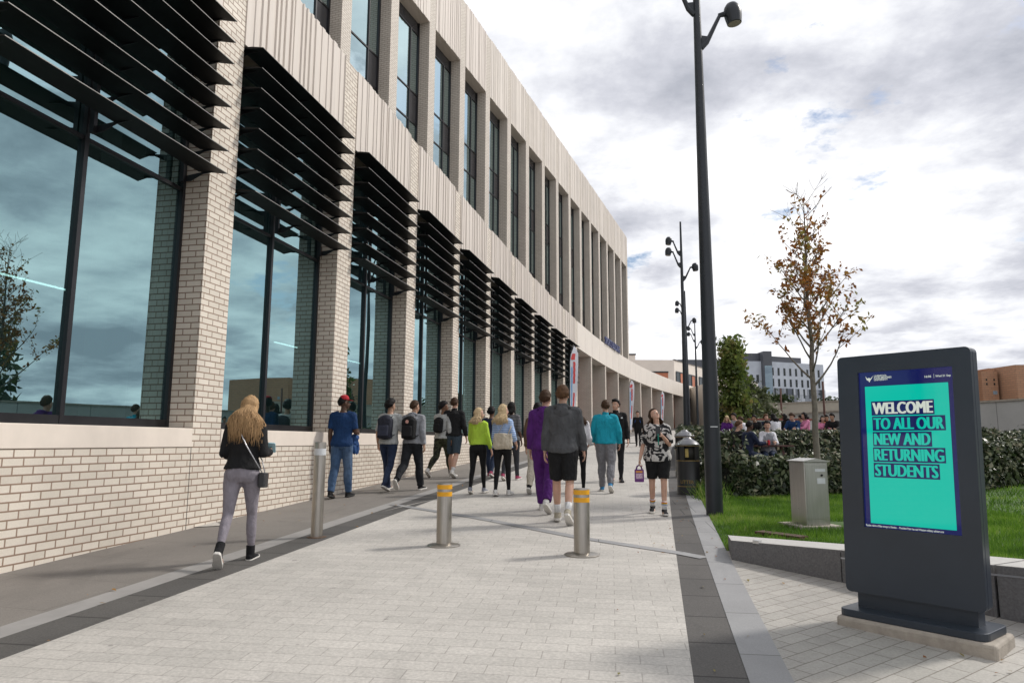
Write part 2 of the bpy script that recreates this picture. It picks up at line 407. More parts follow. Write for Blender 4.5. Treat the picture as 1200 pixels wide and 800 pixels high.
for k in range(len(RY)-1):
    y0, y1 = RY[k], RY[k+1]; T, L = bay(y0, y1); W = L-PW
    g0 = gz(y0)-.6
    mb = MB(T); mb.box(0, L, -.5, 0, g0, ZS0); mb.build('base_wall', M_brick, bld)
    mb = MB(T); mb.box(W-.012, W-.002, -.02, .0015, gz(y1)-.1, ZS0); mb.build('movement_joint', M_dark, bld)
    mb = MB(T); mb.box(.004, W-.012, -.47, .012, ZS0+.002, ZS1); mb.build('window_sill', M_sill, bld, bevel=.006)
    mb = MB(T); mb.box(W, L, -.75, 0, ZS0+.001, ZT-.01); mb.build('brick_pier', M_brick, bld)
    # window: panes and frame
    w = MB(T); w.add([(.03, FR-.05, ZS1), (W-.03, FR-.05, ZS1), (W-.03, FR-.05, ZB), (.03, FR-.05, ZB)], [(0, 1, 2, 3)])
    wo = w.build('window', M_glass, bld)
    f = MB(T); fz = Z(3.42)
    f.box(.0, .06, FR-.08, FR+.0, ZS1, ZB); f.box(W-.055, W-.0, FR-.08, FR+.0, ZS1, ZB); f.box(W/2-.03, W/2+.03, FR-.08, FR+.0, ZS1, ZB)
    f.box(.06, W-.055, FR-.08, FR-.005, ZS1, ZS1+.11); f.box(.06, W-.055, FR-.08, FR-.005, ZB-.08, ZB+.02)
    for q in (0.06, W/2+.03): f.box(q, q+W/2-.09, FR-.10, FR-.02, fz, fz+.05)
    f.build('window_frame', M_dark, wo, world=True)
    # black sun louvres
    ln = MB(T)
    for i in range(8):
        z = Z(3.64+.322*i); e0 = .04; e1 = W-.03
        prof = [(-.07, z+.006), (.0, z+.028), (.10, z+.024), (.30, z-.010), (.30, z-.020), (.10, z-.010), (.0, z-.006), (-.07, z-.003)]
        n = len(prof); vs = [(e0, p[0], p[1]) for p in prof]+[(e1-(.30-p[0])*.30, p[0], p[1]) for p in prof]
        ln.cur = 0; ln.add(vs, [tuple(range(n)), tuple(range(2*n-1, n-1, -1))]+[(i2, i2+n, (i2+1) % n+n, (i2+1) % n) for i2 in range(n)])
        ln.cur = 1; ln.add([(e0, .302, z-.021), (e1, .302, z-.021), (e1, .302, z-.011), (e0, .302, z-.011)], [(0, 1, 2, 3)])
    lo = ln.build('sun_louvre', [M_blade, M_edge], bld)
    for q in (.10, W/2, W-.16):
        br = MB(T); br.box(q-.025, q+.025, FR+.03, FR+.09, Z(3.5), ZB)
        for i in range(8):
            z = Z(3.64+.322*i)
            br.add([(q+o_, a_, b_) for o_ in (.027, .040) for a_, b_ in ((FR+.06, z-.12), (FR+.16, z-.12), (-.02, z-.035), (.20, z-.012), (.03, z+.0), (FR+.06, z-.045))],
                   [(0, 1, 2, 3, 4, 5), (11, 10, 9, 8, 7, 6)]+[(i_, i_+6, (i_+1) % 6+6, (i_+1) % 6) for i_ in range(6)])
        br.build('bracket', M_dark, lo)
    # stone band over the window
    mb = MB(T); ribbed(mb, .0, W-.004, ZB, ZT, T); mb.build('band_panel', M_clad, bld)
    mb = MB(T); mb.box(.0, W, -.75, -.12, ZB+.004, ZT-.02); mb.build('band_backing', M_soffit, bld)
# interior behind the ground floor windows
T0, L0 = frame(V((cx(-2.1), -2.1, 0)), V((cx(44.5)-cx(-2.1), 46.6, 0)).normalized(), V((46.6, -(cx(44.5)-cx(-2.1)), 0)).normalized()), 47.3
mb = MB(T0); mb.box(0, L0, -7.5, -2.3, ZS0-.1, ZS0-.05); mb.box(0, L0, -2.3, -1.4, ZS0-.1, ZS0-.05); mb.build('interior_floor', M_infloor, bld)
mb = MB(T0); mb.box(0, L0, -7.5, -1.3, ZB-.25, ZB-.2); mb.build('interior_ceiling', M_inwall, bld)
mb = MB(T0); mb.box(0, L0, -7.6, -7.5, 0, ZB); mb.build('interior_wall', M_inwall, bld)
lt = MB(T0)
for i in range(9):
    s = 8+i*4.1; lt.box(s, s+1.5, -4.5, -4.44, Z(2.6), Z(2.62))
lt.build('strip_light', M_lamp, bld)
for i in range(11): MB(T0).box(5.2+i*3.9, 5.75+i*3.9, -3.4, -3.0, ZS0, ZB-.2).build('interior_column', plain('pale_interior_column', (.40, .46, .44), .8, 0, .1, 1), bld)
# colonnade beyond the louvred bays
M_red = plain('orange_red_panel', (.28, .06, .025), .5, 0, .15, 1)
M_deepglass = plain('dark_colonnade_glass', (.012, .02, .02), .12, 0, .3, .5)
for k in range(len(AYS)-1):
    T, L = bay(AYS[k], AYS[k+1]); g0 = gz(AYS[k])-.5; CW = .46
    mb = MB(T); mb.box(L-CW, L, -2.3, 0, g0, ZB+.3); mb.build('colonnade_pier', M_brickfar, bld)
    mb = MB(T); mb.box(0, L-CW, -1.35, -1.25, g0, ZB); wo = mb.build('window', M_deepglass, bld)
    mb = MB(T)
    for q in (0, .34, .67): mb.box(q*L, q*L+.07, -1.26, -1.19, g0, ZB)
    mb.build('window_frame', M_dark, wo)
    mb = MB(T); mb.box(L*.70, L-CW-.02, -1.22, -1.17, gz(AYS[k])+2.2*(k % 3 == 1), ZB-.02-1.2*(k % 2)); mb.build('coloured_panel', M_red, bld)
    mb = MB(T); mb.box(0, L, -.75, .02, ZB, ZT); mb.build('band_panel', M_cladfar, bld)
    mb = MB(T); mb.box(L-.02, L-.005, .0, .0225, ZB+.01, ZT-.01); mb.box(L*.5, L*.5+.012, .0, .0225, ZB+.01, ZT-.01); mb.build('movement_joint', M_soffit, bld)
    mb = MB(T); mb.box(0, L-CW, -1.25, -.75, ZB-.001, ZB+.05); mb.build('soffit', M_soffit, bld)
# terrace roof on top of the band
mb = MB(); vs = []; fs = []
yy = [-2.1, 2, 6, 10, 15, 20, 25, 30, 36, 44, 52, 60, 70, 80, 90, 100, 116]
for y in yy: vs += [(cx(y)-.3, y, ZT-.35), (cx(y)-22, y+5, ZT-.35)]
for i in range(len(yy)-1): fs.append((2*i, 2*i+2, 2*i+3, 2*i+1))
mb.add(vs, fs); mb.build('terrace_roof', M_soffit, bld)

# upper storeys: a straight block set back behind the band
ux = V((13.84, 38.5, 0)).normalized(); un = V((ux.y, -ux.x, 0)); TU = frame(V((-2.34, 30.5, 0)), ux, un)
ZR, ZSO = Z(20.5), Z(17.33); UP = 3.15; k0 = -9; k1 = 15; B0 = Z(6.6)
rg2 = random.Random(11)
for k in range(k0, k1+1):
    s = -6.275+UP*k
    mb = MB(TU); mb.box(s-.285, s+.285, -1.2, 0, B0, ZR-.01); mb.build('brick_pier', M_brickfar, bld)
    if k == k1: break
    a, b = s+.285, s+UP-.285
    mb = MB(TU); ribbed(mb, a+.003, b-.003, ZSO, ZR, TU, .012, .022, 1.1, rg2); mb.box(a+.003, b-.003, -1.2, -.11, ZSO+.003, ZR-.02); mb.build('roof_band_panel', M_cladfar if k > 2 else M_clad, bld)
    D = -.5; ms = b-.74
    w = MB(TU); w.cur = 0
    tz = [(Z(14.1), Z(16.78)), (Z(10.1), Z(12.8)), (Z(6.6), Z(8.8))]
    for z0, z1 in tz: w.add([(a, D, z0), (b, D, z0), (b, D, z1), (a, D, z1)], [(0, 1, 2, 3)])
    for z0, z1 in ((Z(12.8), Z(14.1)), (Z(8.8), Z(10.1))):
        w.cur = 0; w.add([(a, D, z0), (ms, D, z0), (ms, D, z1), (a, D, z1)], [(0, 1, 2, 3)])
        w.cur = 1; w.add([(ms, D+.005, z0), (b, D+.005, z0), (b, D+.005, z1), (ms, D+.005, z1)], [(0, 1, 2, 3)])
    w.cur = 1; w.add([(a, D, Z(16.78)), (b, D, Z(16.78)), (b, D, ZSO), (a, D, ZSO)], [(0, 1, 2, 3)])
    wo = w.build('window', [M_glassup, M_spandrel], bld)
    f = MB(TU)
    for z in (Z(16.78), Z(14.1), Z(12.8), Z(10.1), Z(8.8)): f.box(a+.05, b-.08, D-.04, D+.03, z-.03, z+.03)
    f.box(a, a+.05, D-.04, D+.04, B0, ZSO); f.box(b-.08, b, D-.04, D+.05, B0, ZSO); f.box(ms-.03, ms+.03, D-.04, D+.045, B0, Z(16.75))
    f.build('window_frame', M_dark, wo)
se = -6.275+UP*k1+.285; ss = -6.275+UP*k0-.285
mb = MB(TU); mb.box(ss+.01, se-.01, -14, -1.25, B0, ZR-.1); mb.build('upper_block', M_cladfar, bld)
# letters standing on the band
M_blue = plain('blue_sign_letter', (.04, .05, .16), .4, 0, .1, 3)
T, L = bay(54.6, 63.0); mb = MB()
text_into(mb, 'SPORTS BUILDING', .80, T @ Matrix.Translation((.3, .08, ZT+.02)) @ Matrix.Rotation(pi/2, 4, 'X'), extrude=.05, bold=.012, sx=1.02)
mb.build('sign_lettering', M_blue, bld)
# ------------------------------------------------------------------ vegetation helpers
def leaf_mat(name, stops, rough=.5, transl=.3):
    m, nt, out = new_mat(name)
    a = nt.nodes.new('ShaderNodeAttribute'); a.attribute_name = 'shade'
    r = ramp(nt, (a, 2), stops)
    p = nt.nodes.new('ShaderNodeBsdfPrincipled'); p.inputs['Roughness'].default_value = rough; p.inputs['Specular IOR Level'].default_value = .35
    nt.links.new(r[0].outputs[0], p.inputs['Base Color'])
    t = nt.nodes.new('ShaderNodeBsdfTranslucent'); nt.links.new(r[0].outputs[0], t.inputs[0])
    mx = nt.nodes.new('ShaderNodeMixShader'); mx.inputs[0].default_value = transl
    lk(nt, p, 0, mx, 1); lk(nt, t, 0, mx, 2); lk(nt, mx, 0, out, 0); return m
NP = np.random.default_rng(5)
def fast_mesh(name, verts, faces_n, shade, mat, parent=None, kind=None, world=True):
    """verts (n,k,3) numpy: n faces with k corners each"""
    n, k, _ = verts.shape
    me = bpy.data.meshes.new(name); me.vertices.add(n*k); me.loops.add(n*k); me.polygons.add(n)
    me.vertices.foreach_set('co', verts.reshape(-1).astype('f4')); me.loops.foreach_set('vertex_index', np.arange(n*k, dtype='i4'))
    me.polygons.foreach_set('loop_start', np.arange(0, n*k, k, dtype='i4')); me.polygons.foreach_set('loop_total', np.full(n, k, 'i4'))
    at = me.attributes.new('shade', 'FLOAT', 'POINT'); at.data.foreach_set('value', np.repeat(shade, k).astype('f4'))
    me.materials.append(mat); me.update(calc_edges=True); me.validate()
    o = bpy.data.objects.new(name, me); col.objects.link(o)
    if parent is not None:
        o.parent = parent
        if world: me.transform(mw(parent).inverted())
    if kind: o['kind'] = kind
    return o
def leaves(name, pts, size, mat, parent=None, outward=None, var=.35, long=1.7, shade=None, up=.3, world=True):
    """one leaf (a small folded diamond drawn as a quad) at each point"""
    n = len(pts); pts = np.asarray(pts, float)
    nr = NP.normal(size=(n, 3)); nr[:, 2] += up
    if outward is not None: nr += outward*1.1
    nr /= np.linalg.norm(nr, axis=1)[:, None]
    ax = NP.normal(size=(n, 3)); ax -= nr*(ax*nr).sum(1)[:, None]; ax /= np.linalg.norm(ax, axis=1)[:, None]
    bx = np.cross(nr, ax); s = size*(1+var*NP.normal(size=n)).clip(.4, 1.8)[:, None]
    q = np.stack([pts-ax*s*long/2, pts+bx*s*.42+nr*s*.12-ax*s*.1, pts+ax*s*long/2, pts-bx*s*.42+nr*s*.12-ax*s*.1], 1)
    if shade is None: shade = NP.random(n)
    return fast_mesh(name, q, 4, shade, mat, parent, world=world)
M_hedge = leaf_mat('hedge_leaf', [(0, (.014, .022, .010)), (.4, (.045, .068, .028)), (.7, (.11, .135, .065)), (.9, (.26, .27, .18)), (1, (.34, .28, .19))], .4, .15)
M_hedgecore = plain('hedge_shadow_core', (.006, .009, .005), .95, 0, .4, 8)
M_grassb = leaf_mat('grass_blade', [(0, (.055, .13, .012)), (.4, (.12, .25, .022)), (.75, (.20, .35, .04)), (1, (.38, .42, .13))], .6, .35)
M_soil = plain('grass_soil', (.05, .10, .018), .95, 0, .4, 6, .5, 40)
M_bark = plain('grey_bark', (.17, .15, .125), .85, 0, .3, 18, .5, 60)
M_barkdark = plain('brown_bark', (.06, .048, .038), .9, 0, .3, 18, .5, 60)
def hedge(name, path, width, height, n, size, label, leafmat=None, wob=.09, zbase=None, flat=.9):
    """path: list of (x,y) along the hedge centre line"""
    P = [V((p[0], p[1], 0)) for p in path]; L = [0]
    for a, b in zip(P, P[1:]): L.append(L[-1]+(b-a).length)
    root = empty(name, (P[0].x, P[0].y, gz(P[0].y)), 0, label, 'hedge')
    hh = height if callable(height) else (lambda u: height)
    def at(u):
        for i in range(len(P)-1):
            if u <= L[i+1] or i == len(P)-2:
                t = (u-L[i])/(L[i+1]-L[i]); d = (P[i+1]-P[i]).normalized(); return P[i].lerp(P[i+1], t), V((-d.y, d.x, 0))
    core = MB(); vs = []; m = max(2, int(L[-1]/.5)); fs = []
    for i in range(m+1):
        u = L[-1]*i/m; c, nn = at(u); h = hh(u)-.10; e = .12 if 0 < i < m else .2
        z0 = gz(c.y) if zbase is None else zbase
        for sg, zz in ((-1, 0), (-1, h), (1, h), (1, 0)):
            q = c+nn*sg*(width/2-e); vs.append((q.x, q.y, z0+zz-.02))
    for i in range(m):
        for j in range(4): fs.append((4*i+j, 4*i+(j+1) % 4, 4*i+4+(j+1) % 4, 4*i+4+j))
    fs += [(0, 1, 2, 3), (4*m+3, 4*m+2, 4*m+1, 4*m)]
    core.add(vs, fs); core.build('branches_or_shade_core', M_hedgecore, root)  # solid dark core: shade between the hedge leaves put into colour
    pts = []; outw = []
    tot = L[-1]*2*1+L[-1]*width+2*width
    r = random.Random(hash(name) % 999 + int(P[0].x*10))
    for _ in range(n):
        u = r.uniform(-.06, L[-1]+.06); c, nn = at(min(max(u, 0), L[-1])); H = hh(min(max(u, 0), L[-1]))
        tdir = V((nn.y, -nn.x, 0)); c = c+tdir*(u-min(max(u, 0), L[-1]))
        f = r.random()
        if f < .42: s, z, o = -1, r.uniform(.02, 1)*H, -nn
        elif f < .52: s, z, o = 1, r.uniform(.3, 1)*H, nn
        elif f < .92: s, z, o = r.uniform(-1, 1), H, V((0, 0, 1))
        else: s, z, o = r.uniform(-1, 1), r.uniform(.02, 1)*H, tdir*(1 if r.random() < .5 else -1); c = at(L[-1])[0]+tdir*.02 if o.dot(tdir) > 0 else at(0)[0]-tdir*.02
        bulge = noise.noise(V((c.x*1.3, c.y*1.3, z*1.8)))*wob+noise.noise(V((c.x*4, c.y*4, z*4+5)))*wob*.6
        q = c+nn*s*width/2; q.z = (gz(c.y) if zbase is None else zbase)+z
        q += o*(bulge+r.gauss(0, .035)-.02)
        if r.random() < .012: q += V((r.gauss(0, .03), r.gauss(0, .03), abs(r.gauss(0, .12))))
        pts.append(tuple(q)); outw.append(tuple(o))
    sh = NP.random(n)**1.3
    leaves('leaves', pts, size, leafmat or M_hedge, root, np.array(outw), shade=sh, up=.4)
    return root
def inpoly(x, y, P):
    c = False; n = len(P)
    for i in range(n):
        x0, y0 = P[i]; x1, y1 = P[(i+1) % n]
        if (y0 > y) != (y1 > y) and x < (x1-x0)*(y-y0)/(y1-y0)+x0: c = not c
    return c

# ------------------------------------------------------------------ lawn behind the granite wall
WF = [(2.29, 7.55), (2.97, 6.55), (3.61, 5.45), (5.9, 1.95)]           # wall front, ground line
WB = [(2.46, 8.22), (3.44, 6.95), (4.14, 5.82), (6.42, 2.3)]
def wtop(y): return CAM_Z-1.01+.052*(7.55-y)
def lawn_z(x, y):
    base = CAM_Z-1.055+.035*max(0, 7.5-y); k = max(gz(y), base)
    d = x-(cx(y)+6.86)                                     # distance from the kerb
    t = min(1, max(0, d/.55)); t = t*t*(3-2*t)
    return gz(y)*(1-t)+k*t+.006
kr = [(cx(y)+6.865, y) for y in (8.0, 9, 10, 11, 12, 13, 13.6)]
LAWN = WB[::-1]+[(2.40, 8.02), (2.27, 7.92)]+kr+[(7, 14.6), (9.2, 15.2), (15, 19), (24, 22), (24, 2.0)]
mb = MB(); nx, ny = 90, 60; idx = {}; vs = []; fs = []
gx = [2.1+i*.12 if i < 40 else 6.9+(i-40)*.36 for i in range(nx)]; gy = [2.0+j*.3 for j in range(ny)]
def clampx(x, y): return max(x, cx(y)+6.862)
for j in range(ny):
    for i in range(nx):
        x, y = clampx(gx[i], gy[j]), gy[j]
        idx[i, j] = len(vs); vs.append((x, y, lawn_z(x, y)-.01))
for j in range(ny-1):
    for i in range(nx-1):
        xc, yc = (gx[i]+gx[i+1])/2, (gy[j]+gy[j+1])/2
        if inpoly(max(xc, cx(yc)+6.87), yc, LAWN): fs.append((idx[i, j], idx[i+1, j], idx[i+1, j+1], idx[i, j+1]))
mb.add(vs, fs); lo_ = mb.build('lawn', M_soil, smooth=True); tag(lo_, kind='structure')
# grass blades, countless: one object
bl = []; sh = []
r = random.Random(21)
pads = [(3.75, 4.55, 8.9, 9.8)]
def blade_batch(n, x0, x1, y0, y1, h, w):
    k = 0
    while k < n:
        x, y = r.uniform(x0, x1), r.uniform(y0, y1)
        k += 1
        if not inpoly(x, y, LAWN) or x < cx(y)+6.84: continue
        if any(a < x < b and c < y < d for a, b, c, d in pads): continue
        p = noise.noise(V((x*1.1, y*1.1, 0))); z = lawn_z(x, y)-.01
        hh = h*(1+.5*noise.noise(V((x*2.5, y*2.5, 4))))*r.uniform(.6, 1.35)
        a = r.uniform(0, 2*pi); dx, dy = cos(a)*w, sin(a)*w; lx, ly = r.gauss(0, .35)*hh, r.gauss(0, .35)*hh
        bl.append(((x-dx, y-dy, z), (x+dx, y+dy, z), (x+lx, y+ly, z+hh))); sh.append(min(1, max(0, .42+.75*p+.3*noise.noise(V((x*4, y*4, 2)))+r.gauss(0, .2))))
blade_batch(110000, 2.2, 7.5, 5.5, 14.6, .060, .0042)
blade_batch(60000, 6, 20, 3.5, 18, .065, .008)
go = fast_mesh('grass', np.array(bl), 3, np.array(sh), M_grassb); tag(go, 'short bright green grass on the lawn behind the granite wall', 'grass', kind='stuff')
def zl(x, y): return lawn_z(x, y)
def GL(px, py, z=-1.045):
    d = ray(px, py); t = z/d.z; return V((d.x*t, d.y*t, CAM_Z+z))

# ------------------------------------------------------------------ granite bench wall
M_granite = plain('dark_granite_face', (.155, .152, .155), .75, 0, .28, 55, .3, 120, grime=.25)
M_granitetop = plain('pale_granite_top', (.46, .45, .43), .7, 0, .10, 30, .15, 120, grime=.1)
wall = empty('granite_wall', (WF[0][0], WF[0][1], gz(WF[0][1])), 0, 'low grey granite bench wall with pale top between the paving and the lawn', 'wall')
for i in range(3):
    a0, a1 = V((*WF[i], 0)), V((*WF[i+1], 0)); b0, b1 = V((*WB[i], 0)), V((*WB[i+1], 0))
    n = 1 if i == 0 else (1 if i == 1 else 4)
    for k in range(n):
        t0, t1 = k/n, (k+1)/n; e = .004
        f0, f1 = a0.lerp(a1, t0+e*(k > 0 or i > 0)), a0.lerp(a1, t1-e); g0, g1 = b0.lerp(b1, t0+e*(k > 0 or i > 0)), b0.lerp(b1, t1-e)
        mb = MB(); P = [(f0.x, f0.y), (f1.x, f1.y), (g1.x, g1.y), (g0.x, g0.y)]
        mb.prism(P, lambda x, y: gz(y)-.2, lambda x, y: wtop(y)-.004)
        mb.build('stone_block', M_granite, wall)
        mb = MB(); mb.prism(P, lambda x, y: wtop(y)-.003, lambda x, y: wtop(y)+.002); mb.build('stone_top', M_granitetop, wall)
    if i > 0:
        d = (a1-a0).normalized(); nn = V((-.83, -.55, 0)); T = frame(a0, d, V((d.y, -d.x, 0)) if V((d.y, -d.x, 0)).dot(nn) > 0 else V((-d.y, d.x, 0)))
        mb = MB(); Lh = (a1-a0).length; zz0, zz1 = wtop(a0.y)-.075, wtop(a1.y)-.075
        mb.add([(0, .003, zz0), (Lh, .003, zz1), (Lh, .003, zz1+.014), (0, .003, zz0+.014)], [(0, 1, 2, 3)], T); mb.build('metal_inlay', plain('steel_inlay', (.42, .43, .46), .4, .6, .1, 5), wall)
for px, py in ((887, 633.5), (985, 643)):       # skate stops clipped on the edge
    d = ray(px, py); p = d*((wtop(7)-CAM_Z)/d.z); mb = MB(frame(V((p.x, p.y, CAM_Z+p.z)), V((.56, -.83, 0)), V((.83, .56, 0))))
    mb.rbox(-.035, .035, -.022, .03, -.028, .010, .006, ax='x'); mb.build('edge_clip', plain('bright_steel', (.62, .62, .62), .35, .7, .05, 9), wall)

# ------------------------------------------------------------------ information totem
M_tot = plain('charcoal_painted_metal', (.036, .046, .062), .34, .15, .12, 1.5, .03, 40)
M_conc = plain('pale_concrete', (.38, .34, .29), .9, 0, .2, 9, .5, 70, grime=.4)
kd = V((.626, -.78, 0)).normalized(); kn = V((-kd.y*-1, 0, 0))
kn = V((-abs(kd.y), -abs(kd.x), 0)).normalized()                     # the way the screen faces
kA = V((2.46, 5.37, 0))
SHEAR = .021
TK = frame(V((kA.x, kA.y, CAM_Z)), kd, -kn)                          # s along the front, d backwards, z up
TK[0][2] = kd.x*SHEAR; TK[1][2] = kd.y*SHEAR
TK[0][3] += kd.x*SHEAR*1.07; TK[1][3] += kd.y*SHEAR*1.07
tot = empty('information_totem', (kA.x, kA.y, gz(5)), 0, 'tall charcoal information totem with a lit green welcome screen on a concrete plinth', 'digital sign')
pl = MB(); P = [(2.33, 5.27), (2.96, 4.50), (3.28, 4.80), (2.62, 5.58)]
pl.prism(P, lambda x, y: gz(y)-.15, lambda x, y: CAM_Z-1.222); pl.build('plinth', M_conc, tot, bevel=.02)
b = MB(TK); b.rbox(.0, .935, -.13, .27, -1.222, -1.172, .06); b.build('base_plate', M_tot, tot, bevel=.006)
b = MB(TK); b.box(.07, .84, .03, .15, -1.172, -1.069); b.build('neck', M_tot, tot)
W_, Hb, Ht = .90, -1.07, .640
b = MB(TK)
# body with a recessed opening for the screen
S0, S1, Z0, Z1 = .150, .785, -.602, .515
b.rbox(0, W_, .035, .125, Hb, Ht, .035, ax='y')
b.build('body', M_tot, tot, bevel=.010)
b = MB(TK)
def rrect(r, seg=5):
    o = []
    for cx_, cz_, st in ((W_-r, Hb+r, -pi/2), (W_-r, Ht-r, 0), (r, Ht-r, pi/2), (r, Hb+r, pi)):
        for k in range(seg+1):
            t = st+k*pi/2/seg; o.append((cx_+r*cos(t), cz_+r*sin(t)))
    return o
R1 = rrect(.035); n1 = len(R1)
inner = [(S1, Z0), (S1, Z1), (S0, Z1), (S0, Z0)]
vs = [(x, 0, z) for x, z in R1]+[(x, 0, z) for x, z in inner]+[(x, .034, z) for x, z in R1]+[(x, .034, z) for x, z in inner]
fs = []; q = n1//4
for c in range(4):
    for k in range(q-1): fs.append((c*q+k, n1+c, c*q+k+1))
    fs.append((c*q+q-1, n1+c, n1+(c+1) % 4, ((c+1)*q) % n1))
o2 = n1+4
for k in range(n1): fs.append((k, (k+1) % n1, o2+(k+1) % n1, o2+k))
for k in range(4): fs.append((n1+k, o2+n1+k, o2+n1+(k+1) % 4, n1+(k+1) % 4))
b.add(vs, fs); b.build('front_panel', M_tot, tot)
M_navy = emit_mat('navy_screen_area', (.008, .012, .095), .9)
M_teal = emit_mat('teal_screen_area', (.0, .48, .36), 1.0)
M_lite = emit_mat('pale_screen_lettering', (.62, .68, .60), .95)
def screenify(m):   # a faint gloss over the lit panel
    nt = m.node_tree; e = [n for n in nt.nodes if n.type == 'EMISSION'][0]; out = [n for n in nt.nodes if n.type == 'OUTPUT_MATERIAL'][0]
    g = N(nt, 'ShaderNodeBsdfGlossy', Roughness=.05); g.inputs[0].default_value = (.045, .045, .05, 1)
    a = nt.nodes.new('ShaderNodeAddShader'); lk(nt, e, 0, a, 0); lk(nt, g, 0, a, 1); lk(nt, a, 0, out, 0)
for m in (M_navy, M_teal): screenify(m)
sc_ = MB(TK); sc_.add([(S0, .020, Z0), (S1, .020, Z0), (S1, .020, Z1), (S0, .020, Z1)], [(0, 1, 2, 3)]); scr = sc_.build('screen', M_navy, tot)
g_ = MB(TK); g_.add([(.192, .0185, -.572), (.750, .0185, -.572), (.750, .0185, .410), (.192, .0185, .410)], [(0, 1, 2, 3)]); g_.build('green_panel', M_teal, scr)
rows = [('WELCOME', .237, .656, .299, .194), ('TO ALL OUR', .240, .721, .183, .089), ('NEW AND', .239, .630, .068, -.013), ('RETURNING', .236, .710, -.040, -.118), ('STUDENTS', .235, .668, -.143, -.221)]
rows = [(t, a-.004, b2, .300-.1105*i, .300-.1105*i-.103) for i, (t, a, b2, _, _) in enumerate(rows)]
bars = MB(TK); tl = MB(); tw = MB()
for i, (t, a, e, z1, z0) in enumerate(rows):
    bars.add([(a, .017, z0), (e, .017, z0), (e, .017, z1), (a, .017, z1)], [(0, 1, 2, 3)])
    me = text_mesh(t, .1, bold=.0); xs_ = [v.co.x for v in me.vertices]; ys_ = [v.co.y for v in me.vertices]
    w0 = max(xs_)-min(xs_); h0 = max(ys_)-min(ys_)
    sxx = (e-a-.026)/w0; syy = (z1-z0-.020)/h0
    vs = [(a+.013+(v.co.x-min(xs_))*sxx, .0155, z0+.010+(v.co.y-min(ys_))*syy) for v in me.vertices]
    for o_, q_ in enumerate((-.0052, -.0018, .0018, .0052)):
        (tw if i == 0 else tl).add([(x+q_, y-o_*.0002, z) for x, y, z in vs], [tuple(p.vertices) for p in me.polygons], TK)
    bpy.data.meshes.remove(me)
bars.build('text_bar', M_navy, scr); tl.build('lettering', M_teal, scr); tw.build('lettering', M_lite, scr)
sm = MB()
def stext(t, x, z, size, bold=.0004, sx=1.0):
    text_into(sm, t, size, TK @ Matrix.Translation((x, .0155, z)) @ Matrix.Rotation(pi/2, 4, 'X'), bold=bold, sx=sx)
LOGO = sm
stext('LIVERPOOL', .262, .4780, .018); stext('JOHN MOORES', .262, .4640, .018); stext('UNIVERSITY', .262, .4500, .018)
sm.build('lettering', M_lite, scr); sm = MB()
stext('16:06', .602, .450, .021); stext('Wed 21 Sep', .675, .450, .019)
CLOCK = sm; sm = MB()
stext('Russian claims of fake troops in Ukraine  -  President Putin has said Western military advisers are', .158, -.595, .0205, .0003, .635)
sm.build('lettering', M_lite, scr); sm = CLOCK
sm.add([(.664, .0155, .443), (.6655, .0155, .443), (.6655, .0155, .473), (.664, .0155, .473)], [(0, 1, 2, 3)], TK)
sm.build('lettering', M_lite, scr); sm = MB()
# small bird mark
bird = [(.200, .486), (.214, .470), (.226, .474), (.238, .468), (.256, .488), (.246, .468), (.236, .455), (.228, .440), (.222, .452), (.210, .458)]
sm.add([(x, .0155, z) for x, z in bird], [tuple(range(len(bird)))], TK)
sm.build('logo_mark', M_lite, scr)

# ------------------------------------------------------------------ bollards
def steel(name, c=(.40, .37, .33), rough=.28):
    m, nt, out = new_mat(name); co = wpos(nt)
    n = noise_tex(nt, co, 9, 4, .6, 0, (7, 7, .25)); base = ramp(nt, n, [(.3, tuple(x*.82 for x in c)), (.7, c)])
    n2 = noise_tex(nt, co, 4, 6, .7, .5); rr = ramp(nt, n2, [(.3, rough), (.7, rough+.2)])
    principled(nt, out, base, rr, .95, None); MATS[name] = m; return m
M_steel = steel('brushed_steel'); M_steel2 = steel('cabinet_steel', (.50, .49, .46), .24)
M_yellow = plain('yellow_reflective_band', (.75, .36, .012), .45, 0, .06, 20)
M_white = plain('white_band', (.62, .64, .66), .4, 0, .05, 20)
def bollard(name, p, r, h, bands, flange, label):
    root = empty(name, (p.x, p.y, gz(p.y)), 0, label, 'bollard', 'steel bollards across the paving')
    T = Matrix.Translation(root.location)
    MB(T).lathe([(r*.2, -.3), (r, -.3), (r, h-.012), (r*.97, h-.004), (r*.8, h), (.001, h+.001)], 32).build('post', M_steel, root, auto=40)
    if flange: MB(T).lathe([(flange, -.02), (flange, .008), (flange-.012, .016), (r+.03, .022), (r+.004, .03), (r+.002, .03)], 40).build('base_ring', M_steel, root, auto=40)
    else:
        MB(T).lathe([(r+.05, -.02), (r+.05, .004), (r+.02, .008), (r+.001, .008)], 14).build('base_ring', plain('rusty_base', (.12, .075, .05), .9, 0, .4, 20), root)
    for z0, z1, m in bands:
        MB(T).lathe([(r*.9, z0), (r+.0015, z0), (r+.0015, z1), (r*.9, z1)], 32).build('band', m, root, auto=40)
    return root
bollard('bollard', G(371, 629), .071, 1.145, [(.985, 1.065, M_white)], 0, 'tall slim steel bollard with one white band at the left edge strip')
bollard('bollard', G(520, 639), .086, .70, [(.635, .685, M_yellow), (.555, .605, M_yellow)], .19, 'short steel bollard with yellow bands, nearer the building, middle of the paving')
bollard('bollard', G(682, 650), .086, .70, [(.635, .685, M_yellow), (.555, .605, M_yellow)], .19, 'short steel bollard with yellow bands, standing nearest the lamp post side')

